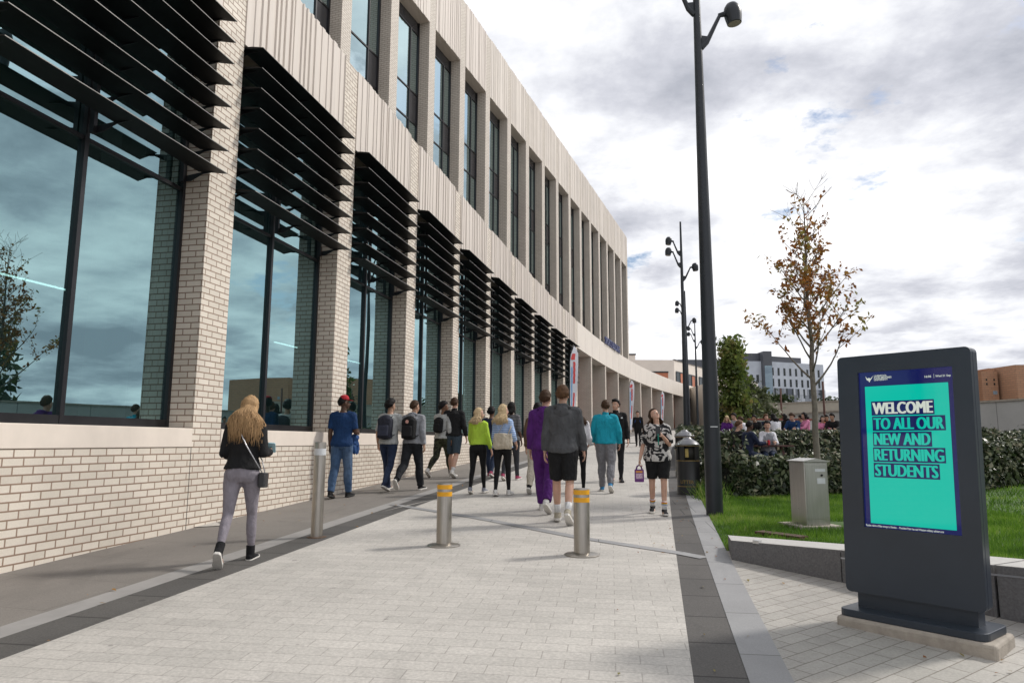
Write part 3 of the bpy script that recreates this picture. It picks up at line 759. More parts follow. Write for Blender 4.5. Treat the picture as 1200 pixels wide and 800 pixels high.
# ------------------------------------------------------------------ steel feeder cabinet on the lawn
c0 = GL(945.7, 618); c1 = GL(973.7, 617.5); c2 = GL(933, 611)
cd = (c1-c0); cd.z = 0; wdt = cd.length; cd.normalize(); cb = V((-cd.y, cd.x, 0)); dep = .34
TC = frame(V((c0.x, c0.y, CAM_Z-1.045)), cd, cb)
cab = empty('steel_cabinet', (c0.x, c0.y, CAM_Z-1.045), 0, 'brushed steel utility cabinet with a pitched lid standing on the lawn', 'utility cabinet')
hc = AY(946, 541, c0.y).z-(CAM_Z-1.045)
MB(TC).box(-.14, wdt+.10, -.10, dep+.10, -.15, .028).build('concrete_pad', M_conc, cab, bevel=.01)
MB(TC).box(0, wdt, 0, dep, .02, hc).build('body', M_steel2, cab, bevel=.008)
lid = MB(TC); x0, x1, y0, y1 = -.02, wdt+.02, -.025, dep+.02
lid.add([(x0, y0, hc), (x1, y0, hc), (x1, y1, hc), (x0, y1, hc), (x0, y0, hc+.012), (x1, y0, hc+.012), (x1, y1, hc+.012), (x0, y1, hc+.012), ((x0+x1)/2, y0, hc+.045), ((x0+x1)/2, y1, hc+.045)],
        [(3, 2, 1, 0), (0, 1, 5, 8, 4), (2, 3, 7, 9, 6), (1, 2, 6, 5), (3, 0, 4, 7), (4, 8, 9, 7), (8, 5, 6, 9)]); lid.build('lid', M_steel2, cab)
d_ = MB(TC); d_.box(.02, wdt-.02, -.006, 0, .10, hc-.03); dr = d_.build('door', M_steel2, cab, bevel=.002)
MB(TC).box(wdt*.45, wdt*.88, -.009, -.0065, hc-.12, hc-.085).build('notice', M_white, dr)
MB(TC).box(wdt*.52, wdt*.86, -.009, -.0065, hc-.27, hc-.20).build('notice', M_white, dr)
MB(TC).lathe([(.001, 0), (.014, 0), (.014, .012), (.001, .012)], 12, T=TC @ Matrix.Translation((wdt*.72, -.006, hc-.165)) @ Matrix.Rotation(pi/2, 4, 'X')).build('lock', M_dark, dr)
# rusty access cover in the grass
pa = GL(905, 627, -1.04); mb = MB(frame(V((pa.x, pa.y, lawn_z(pa.x, pa.y)+.035)), V((.56, -.83, 0)), V((.83, .56, 0)))); mb.box(-.22, .36, -.02, .14, -.03, 0)
tag(mb.build('ground_cover_plate', brick_mat('rusty_grid', (.16, .07, .045), (.12, .055, .04), (.05, .03, .02), .02, .02, .003, uv=False)), 'rust brown square cover plate set in the grass behind the granite wall', 'cover plate')

# ------------------------------------------------------------------ lamp posts
M_post = plain('dark_lamp_paint', (.022, .026, .032), .38, .25, .12, 3)
M_lens = plain('lamp_lens', (.35, .32, .26), .3, 0, .1, 5)
def lamp_parts(root, hgt, r0, r1, arms, n=24):
    MB().lathe([(r0*1.0, -.4), (r0, .9), (r0*.97, 1.1), (r1, hgt*.78), (r1*.62, hgt), (.001, hgt+.01)], n).build('pole', M_post, root, world=False, auto=30)
    for zj, ang, rise, out in arms:
        c, s = cos(ang), sin(ang)
        R = Matrix.Translation((0, 0, zj)) @ Matrix.Rotation(ang, 4, 'Z')
        a = MB(R); a.tube([(r1*.7, 0, -.10), (r1+.08, 0, .0), (out*.62, 0, rise*.95), (out*.80, 0, rise+.0)], [.05, .042, .03, .032], 8); a.add([(r1*.5, -.02, -.18), (r1+.13, -.02, .10), (r1*.5, -.02, .12), (r1*.5, .02, -.18), (r1+.13, .02, .10), (r1*.5, .02, .12)], [(0, 1, 2), (5, 4, 3), (0, 3, 4, 1), (1, 4, 5, 2), (2, 5, 3, 0)])
        ao = a.build('arm', M_post, root, world=False, auto=40)
        H = R @ Matrix.Translation((out, 0, rise)) @ Matrix.Rotation(-.12, 4, 'Y')
        hd = MB(H); hd.lathe([(.03, .205), (.085, .19), (.128, .13), (.145, .05), (.14, -.03), (.118, -.155), (.110, -.16)][::-1], 20)
        hd.tube([(-.24, 0, .02), (-.12, 0, .03)], [.032, .05], 8)
        ho = hd.build('lamp_head', M_post, root, world=False, auto=40)
        MB(H).lathe([(.001, -.163), (.106, -.163), (.106, -.161), (.001, -.161)], 20).build('lens', M_lens, ho, world=False)
lp = [(GL(837.5, 600), 'tall dark lamp post standing in the grass beside the hedge, nearest of the row'), ]
l0 = GL(837.5, 600)
arms = [(7.60, 0.0, .50, .60), (8.2, pi, .60, .58), (8.75, pi*.98, .55, .55)]
lampA = empty('lamp_post', l0, 0, lp[0][1], 'lamp post', 'dark lamp posts in a row along the path')
lamp_parts(lampA, 10.2, .125, .062, arms)
MB(Matrix.Translation(l0)).box(-.055, .055, -.129, -.125, 1.27, 1.285).build('label_strip', M_white, lampA)
for (x, y, lb) in ((7.55, 30.6, 'second dark lamp post in the row, rising behind the litter bins'), (12.0, 48, 'third dark lamp post along the path, seen just left of the big near post'), (16.3, 62, 'fourth and farthest dark lamp post, its lamps beside the big near post')):
    c = copy_tree(lampA); c.location = (x, y, gz(y)); c['label'] = lb
    for ch in list(bpy.data.objects):
        if ch.parent == c and ch.name.startswith('label_strip'): bpy.data.objects.remove(ch)

# ------------------------------------------------------------------ litter bins
M_bin = plain('black_bin_plastic', (.010, .010, .011), .35, 0, .1, 5)
M_gold = plain('gold_trim', (.22, .15, .055), .4, .5, .1, 8)
M_ringtop = plain('grey_metal_bin_lid', (.20, .20, .21), .35, .7, .1, 8)
def litter_bin(p, r, h, label):
    root = empty('litter_bin', (p.x, p.y, gz(p.y)), 0, label, 'litter bin', 'black litter bins by the lamp posts'); T = Matrix.Translation(root.location)
    MB(T).lathe([(r*1.04, -.05), (r*1.04, .10*h), (r, .12*h), (r, .60*h), (r*.9, .60*h)], 32).build('body', M_bin, root, auto=40)
    MB(T).lathe([(r*.72, .60*h), (r*.72, .86*h)], 24).build('liner', plain('bin_dark_inside', (.02, .018, .014), .7, 0, .2, 5), root, smooth=True)
    for k in range(4):
        a = pi/4+k*pi/2; MB(T @ Matrix.Rotation(a, 4, 'Z')).box(r*.82, r*.99, -.05, .05, .60*h, .86*h).build('corner_post', M_bin, root)
    MB(T).lathe([(r*.9, .855*h), (r*1.03, .855*h), (r*1.05, .88*h), (r*.80, .93*h), (r*.55, .955*h), (r*.45, .965*h), (r*.30, h), (.001, h*1.005)], 32).build('lid', M_ringtop, root, auto=30)
    for z in (.14, .585, .845): MB(T).lathe([(r*.95, z*h), (r*1.012+.002, z*h), (r*1.012+.002, z*h+.014), (r*.95, z*h+.014)], 32).build('trim_ring', M_gold, root, auto=40)
    tm = MB(); me = text_mesh('LITTER', .085, bold=.002, align='CENTER')
    base = atan2(-p.y, -p.x)
    vs = []
    for v in me.vertices:
        a = base-.15+v.co.x/r; vs.append((root.location.x+(r+.003)*cos(a), root.location.y+(r+.003)*sin(a), root.location.z+.20*h+v.co.y))
    tm.add(vs, [tuple(q.vertices) for q in me.polygons]); tm.build('lettering', M_gold, root)
    nb = MB(T @ Matrix.Rotation(base-.05, 4, 'Z')); nb.box(r*.73, r*.745, -.10, .02, .65*h, .80*h); nb.build('notice', plain('yellow_notice', (.45, .33, .10), .6, 0, .3, 12), root)
    return root
litter_bin(V((3.40, 13.75, 0)), .215, 1.08, 'black litter bin with gold bands and grey domed lid, beside the hedge end')
litter_bin(V((4.28, 17.6, 0)), .235, 1.15, 'second black litter bin, farther back and half hidden behind the nearer one')

# ------------------------------------------------------------------ hedges
hz_ = lambda y: gz(y)
hedge('clipped_hedge', [(3.98, 13.85), (6.4, 14.45), (9.2, 15.1), (12.5, 17.6), (17, 21.0)], 1.35, lambda u: .62+.042*u, 36000, .062, 'long leafy evergreen hedge behind the lawn, in front of the seated people')
hedge('clipped_hedge', [(5.2, 20.6), (8.5, 22.2), (14, 25.4), (19, 28.5)], 1.0, 1.02, 13000, .075, 'second evergreen hedge farther back, behind the seated people')
hedge('clipped_hedge', [(5.6, 21.8), (9.0, 36)], 1.0, 1.0, 6000, .085, 'evergreen hedge running beside the path past the second bin')
# tuft of long grass spilling over the kerb by the bin
tb = []; ts = []
for _ in range(420):
    x, y = 3.62+r.gauss(0, .12), 13.05+r.gauss(0, .18); z = gz(y); h = r.uniform(.10, .38); a = r.uniform(0, 2*pi); l = r.uniform(.1, .35)
    tb.append(((x-.006, y, z), (x+.006, y, z), (x+l*cos(a)*.7, y+l*sin(a)*.7, z+h))); ts.append(r.random())
tag(fast_mesh('long_grass_tuft', np.array(tb), 3, np.array(ts), M_grassb), 'tuft of long loose grass at the foot of the hedge end', 'plant')

# ------------------------------------------------------------------ trees
def grow(mb, tips, p, d, L, r, depth, rg, spread=.5, up=.25, minr=.003, seg=5):
    pts = [p]; rs = [r]; q = p.copy(); dd = d.normalized()
    for i in range(seg):
        dd = (dd+V((rg.gauss(0, .09), rg.gauss(0, .09), rg.gauss(0, .05)+up*.12))).normalized()
        q = q+dd*L/seg; pts.append(q.copy()); rs.append(max(minr, r*(1-.8*(i+1)/seg)))
    mb.tube(pts, rs, 6 if r > .015 else 4)
    if depth == 0:
        tips += [(a, dd.copy()) for a in pts[1:]]; return
    k = rg.randint(3, 5)
    for i in range(k):
        t = rg.uniform(.25, 1.0); j = min(seg-1, int(t*seg)); base = pts[j].lerp(pts[j+1], t*seg-j)
        a = rg.uniform(0, 2*pi); side = V((cos(a), sin(a), rg.uniform(-.1, .5)))
        grow(mb, tips, base, (dd*(1-spread)+side*spread), L*rg.uniform(.42, .7)*(1.1-.4*t), max(minr, rs[j]*.6), depth-1, rg, spread, up, minr, 4)
    tips += [(a, dd.copy()) for a in pts[3:]]
def tree(name, base, height, label, rg, trunk_r=.05, crown0=.3, nb=16, blen=1.0, leafn=900, leafs=.06, lmat=None, bark=None, spread=.5, ang=.75, fill=.12, depth=1, shape=None, group=None, lean=(0, 0), topthin=0.0):
    root = empty(name, base, 0, label, 'tree', group)
    tr = MB(); pts = []; rs = []; n = 14; q = V((0, 0, -.1)); 
    for i in range(n+1):
        t = i/n; pts.append(V((q.x+rg.gauss(0, .012*height/5)*(t > 0)+lean[0]*t, q.y+lean[1]*t, t*height*.97))); rs.append(trunk_r*(1-t)**.8+.004)
    tr.tube(pts, rs, 10); tr.build('trunk', bark or M_bark, root, smooth=True, world=False)
    bm = MB(); tips = []
    for k in range(nb):
        t = crown0+(1-crown0)*((k+.5)/nb)**.9; j = min(n-1, int(t*n)); b = pts[j].lerp(pts[j+1], t*n-j)
        a = k*2.4+rg.uniform(-.4, .4); u = (t-crown0)/(1-crown0); l = blen*(shape(u) if shape else (1-.75*u))*rg.uniform(.75, 1.2)
        grow(bm, tips, b, V((cos(a)*ang, sin(a)*ang, 1.05-ang*.35)), l, max(.006, rs[j]*.45), depth, rg, spread, .5)
    bm.build('branches_or_shade_core', bark or M_bark, root, smooth=True, world=False)
    P = []
    for _ in range(leafn):
        a, d = rg.choice(tips)
        while rg.random() < topthin*max(0, a.z/height-.45)/.5: a, d = rg.choice(tips)
        P.append(tuple(a+V((rg.gauss(0, fill), rg.gauss(0, fill), rg.gauss(0, fill*.9)))))
    sh = np.array([min(1, max(0, .5+.9*noise.noise(V(p)*1.3)+rg.gauss(0, .2))) for p in P])
    leaves('crown', P, leafs, lmat, root, shade=sh, up=.2, world=False)
    return root
M_autumn = leaf_mat('autumn_leaf', [(0, (.16, .055, .02)), (.4, (.34, .14, .035)), (.8, (.33, .20, .05)), (1, (.22, .20, .055))], .5, .35)
M_green = leaf_mat('maple_leaf', [(0, (.05, .08, .018)), (.45, (.12, .17, .035)), (.8, (.20, .25, .06)), (1, (.26, .22, .08))], .5, .35)
M_bush = leaf_mat('bush_leaf', [(0, (.04, .055, .02)), (.5, (.10, .12, .05)), (.85, (.18, .20, .11)), (1, (.42, .42, .34))], .5, .25)
M_darkleaf = leaf_mat('dark_tree_leaf', [(0, (.015, .03, .01)), (.5, (.04, .065, .02)), (1, (.08, .10, .03))], .5, .25)
rg = random.Random(12)
tb_ = V((5.72, 13.35, gz(13.35)))
tree('young_tree', tb_, 5.95, 'thin young tree with sparse brown autumn leaves rising behind the steel cabinet', rg, .062, .34, 36, 1.34, 2200, .055, M_autumn, M_bark, .5, .66, .05, 1, lambda u: .95-.55*u, topthin=.93)
rg = random.Random(5)
tree('maple_tree', V((9.75, 31, gz(31))), 4.7, 'full green maple tree behind the seated crowd, just right of the big lamp post', rg, .08, .14, 20, .95, 3900, .12, M_green, M_barkdark, .6, .85, .2, 1, lambda u: .75 if u < .2 else 1.0-.75*(u-.2))
for i, (x, y, h, lb) in enumerate([(10.9, 33, 3.0, 'loose pale flowering shrub right of the maple tree'), (12.2, 35, 2.5, 'wild green shrub at the end of the cream wall'), (9.9, 31.5, 2.2, 'low straggling shrub under the maple tree')]):
    rg = random.Random(40+i)
    tree('wild_shrub', V((x, y, gz(y))), h, lb, rg, .05, .06, 22, 1.3, 3200, .11, M_bush, M_barkdark, .6, .95, .16, 1, None)['category'] = 'shrub'
# ------------------------------------------------------------------ people
def skin_mat(name, c):
    if name in MATS: return MATS[name]
    m, nt, out = new_mat(name); n = noise_tex(nt, tcoord(nt), 14, 4, .6)
    base = ramp(nt, n, [(.3, tuple(x*.88 for x in c)), (.7, c)])
    principled(nt, out, base, .5, 0, None, Subsurface_Weight=.08, Specular_IOR_Level=.35); MATS[name] = m; return m
SK = {'light': skin_mat('light_skin', (.56, .34, .25)), 'tan': skin_mat('tan_skin', (.42, .25, .17)), 'brown': skin_mat('brown_skin', (.20, .105, .062)), 'dark': skin_mat('dark_skin', (.085, .042, .026))}
def hair_mat(name, c, var=.4):
    if name in MATS: return MATS[name]
    m, nt, out = new_mat(name); co = tcoord(nt)
    n = noise_tex(nt, co, 26, 5, .7, .8, (1, 1, .22)); base = ramp(nt, n, [(.28, tuple(x*(1-var) for x in c)), (.72, tuple(min(1, x*(1+var)) for x in c))])
    b = bumpn(nt, noise_tex(nt, co, 70, 3, .7, .5, (1, 1, .12)), .6, .01)
    principled(nt, out, base, .6, 0, b, Specular_IOR_Level=.15); MATS[name] = m; return m
HB = {'blonde': hair_mat('blonde_hair', (.37, .235, .12)), 'fair': hair_mat('fair_hair', (.55, .42, .25)), 'brown': hair_mat('brown_hair', (.055, .030, .017)), 'ginger': hair_mat('light_brown_hair', (.095, .050, .026)), 'black': hair_mat('black_hair', (.010, .008, .008)), 'grey': hair_mat('grey_hair', (.35, .34, .32))}
M_eye = plain('eye_white', (.6, .58, .55), .2, 0, .02, 30); M_iris = plain('dark_iris', (.02, .015, .01), .2, 0, .1, 30)
M_lip = plain('lips', (.35, .13, .11), .5, 0, .1, 30)
M_sole = plain('white_shoe_sole', (.62, .60, .56), .6, 0, .08, 30); M_solek = plain('black_shoe_sole', (.02, .02, .02), .6, 0, .1, 30)
M_screen = plain('phone_glass', (.03, .08, .10), .1, 0, .2, 20)

def remesh(mb, voxel, smooth_it=3):
    me = bpy.data.meshes.new('tmp'); me.from_pydata(mb.v, [], mb.f); ob = bpy.data.objects.new('tmp', me); col.objects.link(ob)
    md = ob.modifiers.new('r', 'REMESH'); md.mode = 'VOXEL'; md.voxel_size = voxel; md.use_smooth_shade = True
    if smooth_it:
        s = ob.modifiers.new('s', 'SMOOTH'); s.factor = .5; s.iterations = smooth_it
    dg = bpy.context.evaluated_depsgraph_get(); r = bpy.data.meshes.new_from_object(ob.evaluated_get(dg))
    bpy.data.objects.remove(ob); bpy.data.meshes.remove(me); return r
def wrinkle(me, amp, scale, seed, stretch=(1, 1, .55), amp2=0):
    me.update()
    co = [v.co.copy() for v in me.vertices]; no = [v.normal.copy() for v in me.vertices]
    for v, c, n in zip(me.vertices, co, no):
        p = V((c.x*stretch[0], c.y*stretch[1], c.z*stretch[2]))*scale+V((seed, seed*.7, 0))
        k = noise.noise(p)*amp + abs(noise.noise(p*2.3+V((9, 3, 1))))*-amp*.8
        v.co = c+n*k
def link_mesh(name, me, mat, parent, smooth=True):
    me.name = name; me.materials.clear(); me.materials.append(mat)
    if smooth: me.polygons.foreach_set('use_smooth', [True]*len(me.polygons))
    o = bpy.data.objects.new(name, me); col.objects.link(o); o.parent = parent; return o
def rotx(a): return Matrix.Rotation(a, 4, 'X')
def rotz(a): return Matrix.Rotation(a, 4, 'Z')
class Rig: pass
def make_rig(H, sex, legs, arms, lean=3, sit=False, side=0):
    k = H/1.75; R = Rig(); R.k = k; R.sex = sex; fem = sex == 'f'
    hip = V((0, 0, .92*k)); hw = (.092 if fem else .088)*k
    R.legs = []
    for s, (a, kn, ft) in zip((-1, 1), legs):
        a, kn, ft = radians(a), radians(kn), radians(ft)
        h = V((s*hw, 0, .90*k)); kk = h+V((s*.010*k, sin(a), -cos(a)))*.425*k; an = kk+V((-s*.012*k, sin(a-kn), -cos(a-kn)))*.405*k
        R.legs.append((h, kk, an, ft, s))
    # drop to the ground
    low = 9
    for h, kk, an, ft, s in R.legs:
        for y, z in ((-.06, -.085), (.17, -.085)): low = min(low, (an+(rotx(ft) @ V((0, y*k, z*k)))).z)
    R.drop = -low
    up = V((0, 0, -low)); R.legs = [(h+up, kk+up, an+up, ft, s) for h, kk, an, ft, s in R.legs]
    R.hipz = .92*k-low
    R.T = Matrix.Translation((0, 0, R.hipz)) @ Matrix.Rotation(-radians(lean), 4, 'X') @ Matrix.Rotation(radians(side), 4, 'Y') @ Matrix.Translation((0, 0, -.92*k))
    sw = (.150 if fem else .178)*k
    R.arms = []
    for s, (sa, ab, el, inw) in zip((-1, 1), arms):
        sa, ab, el, inw = map(radians, (sa, ab, el, inw))
        sh = R.T @ V((s*sw, -.005*k, 1.405*k))
        d1 = V((s*sin(ab), sin(sa)*cos(ab), -cos(sa)*cos(ab))); e = sh+d1*.285*k
        b = sa+el; d2 = V((s*sin(ab)*.6, sin(b), -cos(b))).normalized(); d2 = (V((-s*sin(inw), 0, 0))+d2*cos(inw)).normalized()
        w = e+d2*.245*k
        R.arms.append((sh, e, w, d2, s))
    return R
MALE = [(.83, .105, .085, 0), (.88, .155, .105, -.005), (.93, .168, .115, -.008), (1.00, .160, .108, -.004), (1.09, .147, .100, 0), (1.18, .155, .105, .002), (1.27, .172, .115, .004), (1.34, .178, .116, .002), (1.40, .165, .104, -.004), (1.44, .120, .082, -.008), (1.475, .070, .062, -.004), (1.50, .058, .060, 0), (1.56, .055, .058, .008)]
FEM = [(.83, .110, .090, 0), (.88, .165, .112, -.012), (.93, .176, .120, -.016), (1.00, .160, .108, -.010), (1.10, .125, .088, 0), (1.18, .132, .094, .004), (1.27, .148, .108, .012), (1.33, .150, .106, .008), (1.39, .138, .090, -.002), (1.43, .100, .070, -.006), (1.465, .058, .052, -.002), (1.50, .048, .050, 0), (1.56, .046, .050, .008)]
def torso(mb, R, z0, z1, t=0, tx=None, n=24):
    k = R.k; P = MALE if R.sex == 'm' else FEM
    zs = [p[0] for p in P]
    def val(z):
        if z <= zs[0]: return P[0][1:]
        for a, b in zip(P, P[1:]):
            if z <= b[0]:
                f = (z-a[0])/(b[0]-a[0]); return tuple(a[i]+(b[i]-a[i])*f for i in (1, 2, 3))
        return P[-1][1:]
    sel = sorted(set([z0]+[z for z in zs if z0 < z < z1]+[z1])); rings = []
    for z in sel:
        rx, ry, oy = val(z); e = t(z) if callable(t) else t
        if z >= 1.44: e = e*.7
        c = R.T @ V((0, oy*k, z*k)); ax = R.T.to_3x3() @ V(((rx+e)*k, 0, 0)); ay = R.T.to_3x3() @ V((0, (ry+e)*k, 0))
        rings.append((c, ax, ay))
    mb.loft(rings, n)
def shoulders(mb, R, t):
    k = R.k
    for sh, e, w, d, s in R.arms:
        r = (.055 if R.sex == 'm' else .046)*k+t
        mb.ell(sh, (r, r, r)); m = R.T @ V((s*.08*k, -.006*k, 1.425*k)); mb.tube([m, sh], [.058*k+t*.8, r], 12)
def sleeve(mb, R, i, frac, t, tc=None):
    sh, e, w, d, s = R.arms[i]; k = R.k*(1 if R.sex == 'm' else .88); tc = t if tc is None else tc
    pts = [sh, sh.lerp(e, .35), sh.lerp(e, .7), e, e.lerp(w, .3), e.lerp(w, .65), w]; rs = [.054, .052, .046, .041, .043, .036, .028]
    tot = 6; n = frac*tot; P = []; Q = []
    for j in range(7):
        if j <= n: P.append(pts[j]); Q.append(rs[j]*k+t+(tc-t)*j/6)
    if len(P) < 7 and n > len(P)-1:
        f = n-(len(P)-1); P.append(pts[len(P)-1].lerp(pts[len(P)], f)); Q.append(Q[-1]*.99)
    mb.tube(P, Q, 14)
    if frac > .5: mb.ell(e, (Q[3],)*3, 12, 8)
def leg(mb, R, i, f0, frac, t, tc=None, n=14):
    h, kk, an, ft, s = R.legs[i]; k = R.k; tc = t if tc is None else tc; fem = R.sex == 'f'
    top = h+V((s*.0, 0, .02*k))
    pts = [top, h.lerp(kk, .22), h.lerp(kk, .5), h.lerp(kk, .8), kk, kk.lerp(an, .25), kk.lerp(an, .5), kk.lerp(an, .8), an]
    rs = [.092, .090, .076, .062, .056, .057, .051, .039, .036]
    if fem: rs = [.094, .090, .073, .057, .050, .051, .045, .034, .031]
    calf = V((0, -.012*k, 0)); pts = [p+(calf if j in (5, 6) else V((0, 0, 0))) for j, p in enumerate(pts)]
    nn = frac*8; P = []; Q = []
    for j in range(9):
        if j <= nn+1e-6: P.append(pts[j]); Q.append(rs[j]*k+t+(tc-t)*j/8)
    if nn > len(P)-1+1e-6:
        f = nn-(len(P)-1); P.append(pts[len(P)-1].lerp(pts[len(P)], f)); Q.append((rs[len(P)-1]*f+rs[len(P)-2]*(1-f))*k+t+(tc-t)*nn/8)
    mb.tube(P, Q, n)
    if frac > .55: mb.ell(kk, (Q[4]*.99,)*3, 12, 8)
def bun(mb, R, t=0):
    k = R.k
    for s in (-1, 1):
        c = R.T @ V((s*.075*k, -.050*k, .90*k)); r = (.088 if R.sex == 'f' else .078)*k+t; mb.ell(c, (r, r*.92, r*1.05))
def head_T(R, yaw, pitch, roll=0):
    k = R.k; return R.T @ Matrix.Translation((0, 0, 1.50*k)) @ rotz(radians(yaw)) @ rotx(radians(pitch)) @ Matrix.Rotation(radians(roll), 4, 'Y') @ Matrix.Scale(k*1.0, 4) @ Matrix.Translation((0, .012, -1.50))
def make_body(R, root, skin, HT):
    k = R.k; mb = MB()
    torso(mb, R, .86, 1.56, -.006); shoulders(mb, R, 0)
    for i in (0, 1): sleeve(mb, R, i, 1.0, 0); leg(mb, R, i, 0, 1.0, 0)
    for h, kk, an, ft, s in R.legs:
        F = Matrix.Translation(an) @ rotx(ft); mb.loft([(F @ V((0, y*k, z*k)), F.to_3x3() @ V((w*k, 0, 0)), F.to_3x3() @ V((0, 0, hh*k))) for y, z, w, hh in ((-.055, -.045, .02, .025), (-.03, -.04, .032, .038), (.03, -.04, .036, .034), (.10, -.058, .042, .022), (.16, -.066, .030, .014))], 12)
    for sh, e, w, d, s in R.arms:                                     # palm
        inn = V((-s, 0, 0)); inn = (inn-d*inn.dot(d)).normalized(); fw = d.cross(inn)*(1)
        mb.loft([(w-d*.01*k, fw*.024*k, inn*.020*k), (w+d*.03*k, fw*.034*k, inn*.018*k), (w+d*.07*k, fw*.040*k, inn*.015*k), (w+d*.092*k, fw*.038*k, inn*.011*k)], 12)
    me1 = remesh(mb, .010, 2)
    # head, finer
    hb = MB()
    hb.ell((0, -.012, 1.655), (.073, .092, .094), 20, 14, HT)
    hb.ell((0, .020, 1.605), (.060, .070, .078), 18, 12, HT)
    hb.ell((0, .045, 1.560), (.036, .040, .026), 14, 10, HT)
    hb.ell((0, .062, 1.625), (.045, .026, .035), 14, 10, HT)
    hb.loft([(HT @ V((0, .088, 1.638)), HT.to_3x3() @ V((.007, 0, 0)), HT.to_3x3() @ V((0, .010, .002))), (HT @ V((0, .100, 1.612)), HT.to_3x3() @ V((.013, 0, 0)), HT.to_3x3() @ V((0, .013, .004))), (HT @ V((0, .098, 1.600)), HT.to_3x3() @ V((.015, 0, 0)), HT.to_3x3() @ V((0, .010, .006)))], 10)
    for s in (-1, 1): hb.ell((s*.073, -.008, 1.622), (.010, .018, .030), 10, 8, HT)
    hb.tube([R.T @ V((0, .0, 1.45*k)), HT @ V((0, -.006, 1.57)), HT @ V((0, 0, 1.60))], [.055*k if R.sex == 'm' else .047*k, .052*k if R.sex == 'm' else .045*k, .05*k], 14)
    me2 = remesh(hb, .0055, 2)
    fb = MB()                                                         # fingers
    for sh, e, w, d, s in R.arms:
        inn = V((-s, 0, 0)); inn = (inn-d*inn.dot(d)).normalized(); fw = V(d.cross(inn)); 
        if fw.y < 0: fw = -fw
        curl = R.curl[0 if s < 0 else 1] if hasattr(R, 'curl') else .45
        for j, (o, l) in enumerate(((.030, .074), (.011, .084), (-.009, .078), (-.028, .062))):
            b = w+d*.085*k+fw*o*k; a1 = curl*.6; a2 = curl*1.5; a3 = curl*2.2
            p1 = b+(d*cos(a1)+inn*sin(a1))*l*.42*k; p2 = p1+(d*cos(a2)+inn*sin(a2))*l*.32*k; p3 = p2+(d*cos(a3)+inn*sin(a3))*l*.26*k
            fb.tube([b-d*.02*k, b, p1, p2, p3], [.0085*k, .0088*k, .0082*k, .0075*k, .0055*k], 7)
        b = w+d*.025*k+fw*.026*k; p1 = b+(d*.6+fw*.7+inn*.2).normalized()*.038*k; p2 = p1+(d*.85+fw*.25+inn*.4).normalized()*.03*k; p3 = p2+(d*.9+inn*.4).normalized()*.022*k
        fb.tube([b-fw*.01*k, b, p1, p2, p3], [.011*k, .0125*k, .0105*k, .009*k, .0065*k], 7)
    J = MB()
    for me in (me1, me2): J.add([tuple(v.co) for v in me.vertices], [tuple(p.vertices) for p in me.polygons]); bpy.data.meshes.remove(me)
    J.add(fb.v, fb.f)
    return J.build('body', skin, root, smooth=True, world=False, uv=False)
def garment(name, mb, R, root, mat, amp=.010, scale=9, vox=.011, seed=0, sm=3):
    me = remesh(mb, vox, sm); wrinkle(me, amp, scale, seed+R.k*7); return link_mesh(name, me, mat, root)
def shoe(R, i, root, mat, solem, high=0, sock=None, size=1.0):
    h, kk, an, ft, s = R.legs[i]; k = R.k*size; F = Matrix.Translation(an) @ rotx(ft) @ rotz(-s*.12) @ Matrix.Scale(k, 4); F3 = F.to_3x3()
    mb = MB(); mb.loft([(F @ V((0, y, z)), F3 @ V((w, 0, 0)), F3 @ V((0, 0, hh))) for y, z, w, hh in ((-.068, -.05, .020, .026), (-.055, -.045, .034, .036), (-.01, -.035, .040, .048), (.04, -.045, .042, .038), (.09, -.056, .046, .027), (.14, -.062, .046, .020), (.18, -.066, .034, .014), (.195, -.068, .016, .008))], 18)
    mb.tube([F @ V((0, -.012, -.03)), F @ V((0, -.008, .012+high))], [.044*k, .044*k+.002], 16)
    me = remesh(mb, .008, 2); so = link_mesh('shoe', me, mat, root)
    sb = MB(); out = [(-.020, -.072), (.020, -.072), (.036, -.05), (.040, 0), (.044, .06), (.050, .11), (.046, .155), (.028, .195), (0, .205), (-.028, .195), (-.046, .155), (-.050, .11), (-.044, .06), (-.040, 0), (-.036, -.05)]
    sb.prism(out, -.087, -.058, F); sb.build('sole', solem, so, world=False, uv=False, bevel=.003)
    if sock:
        b = MB(); b.tube([F @ V((0, -.008, -.01)), an.lerp(kk, .16), an.lerp(kk, sock[1])], [.040*k, .043*k, .047*k], 14); so2 = b.build('sock', sock[0], root, smooth=True, world=False, uv=False)
        if len(sock) > 2:
            for q, m in enumerate(sock[2]):
                c0 = an.lerp(kk, sock[1]-.03-.028*q); c1 = an.lerp(kk, sock[1]-.03-.028*(q+1)); MB().tube([c0, c1], [.0485*k, .0485*k], 14).build('sock_stripe', m, so2, smooth=True, world=False, uv=False)
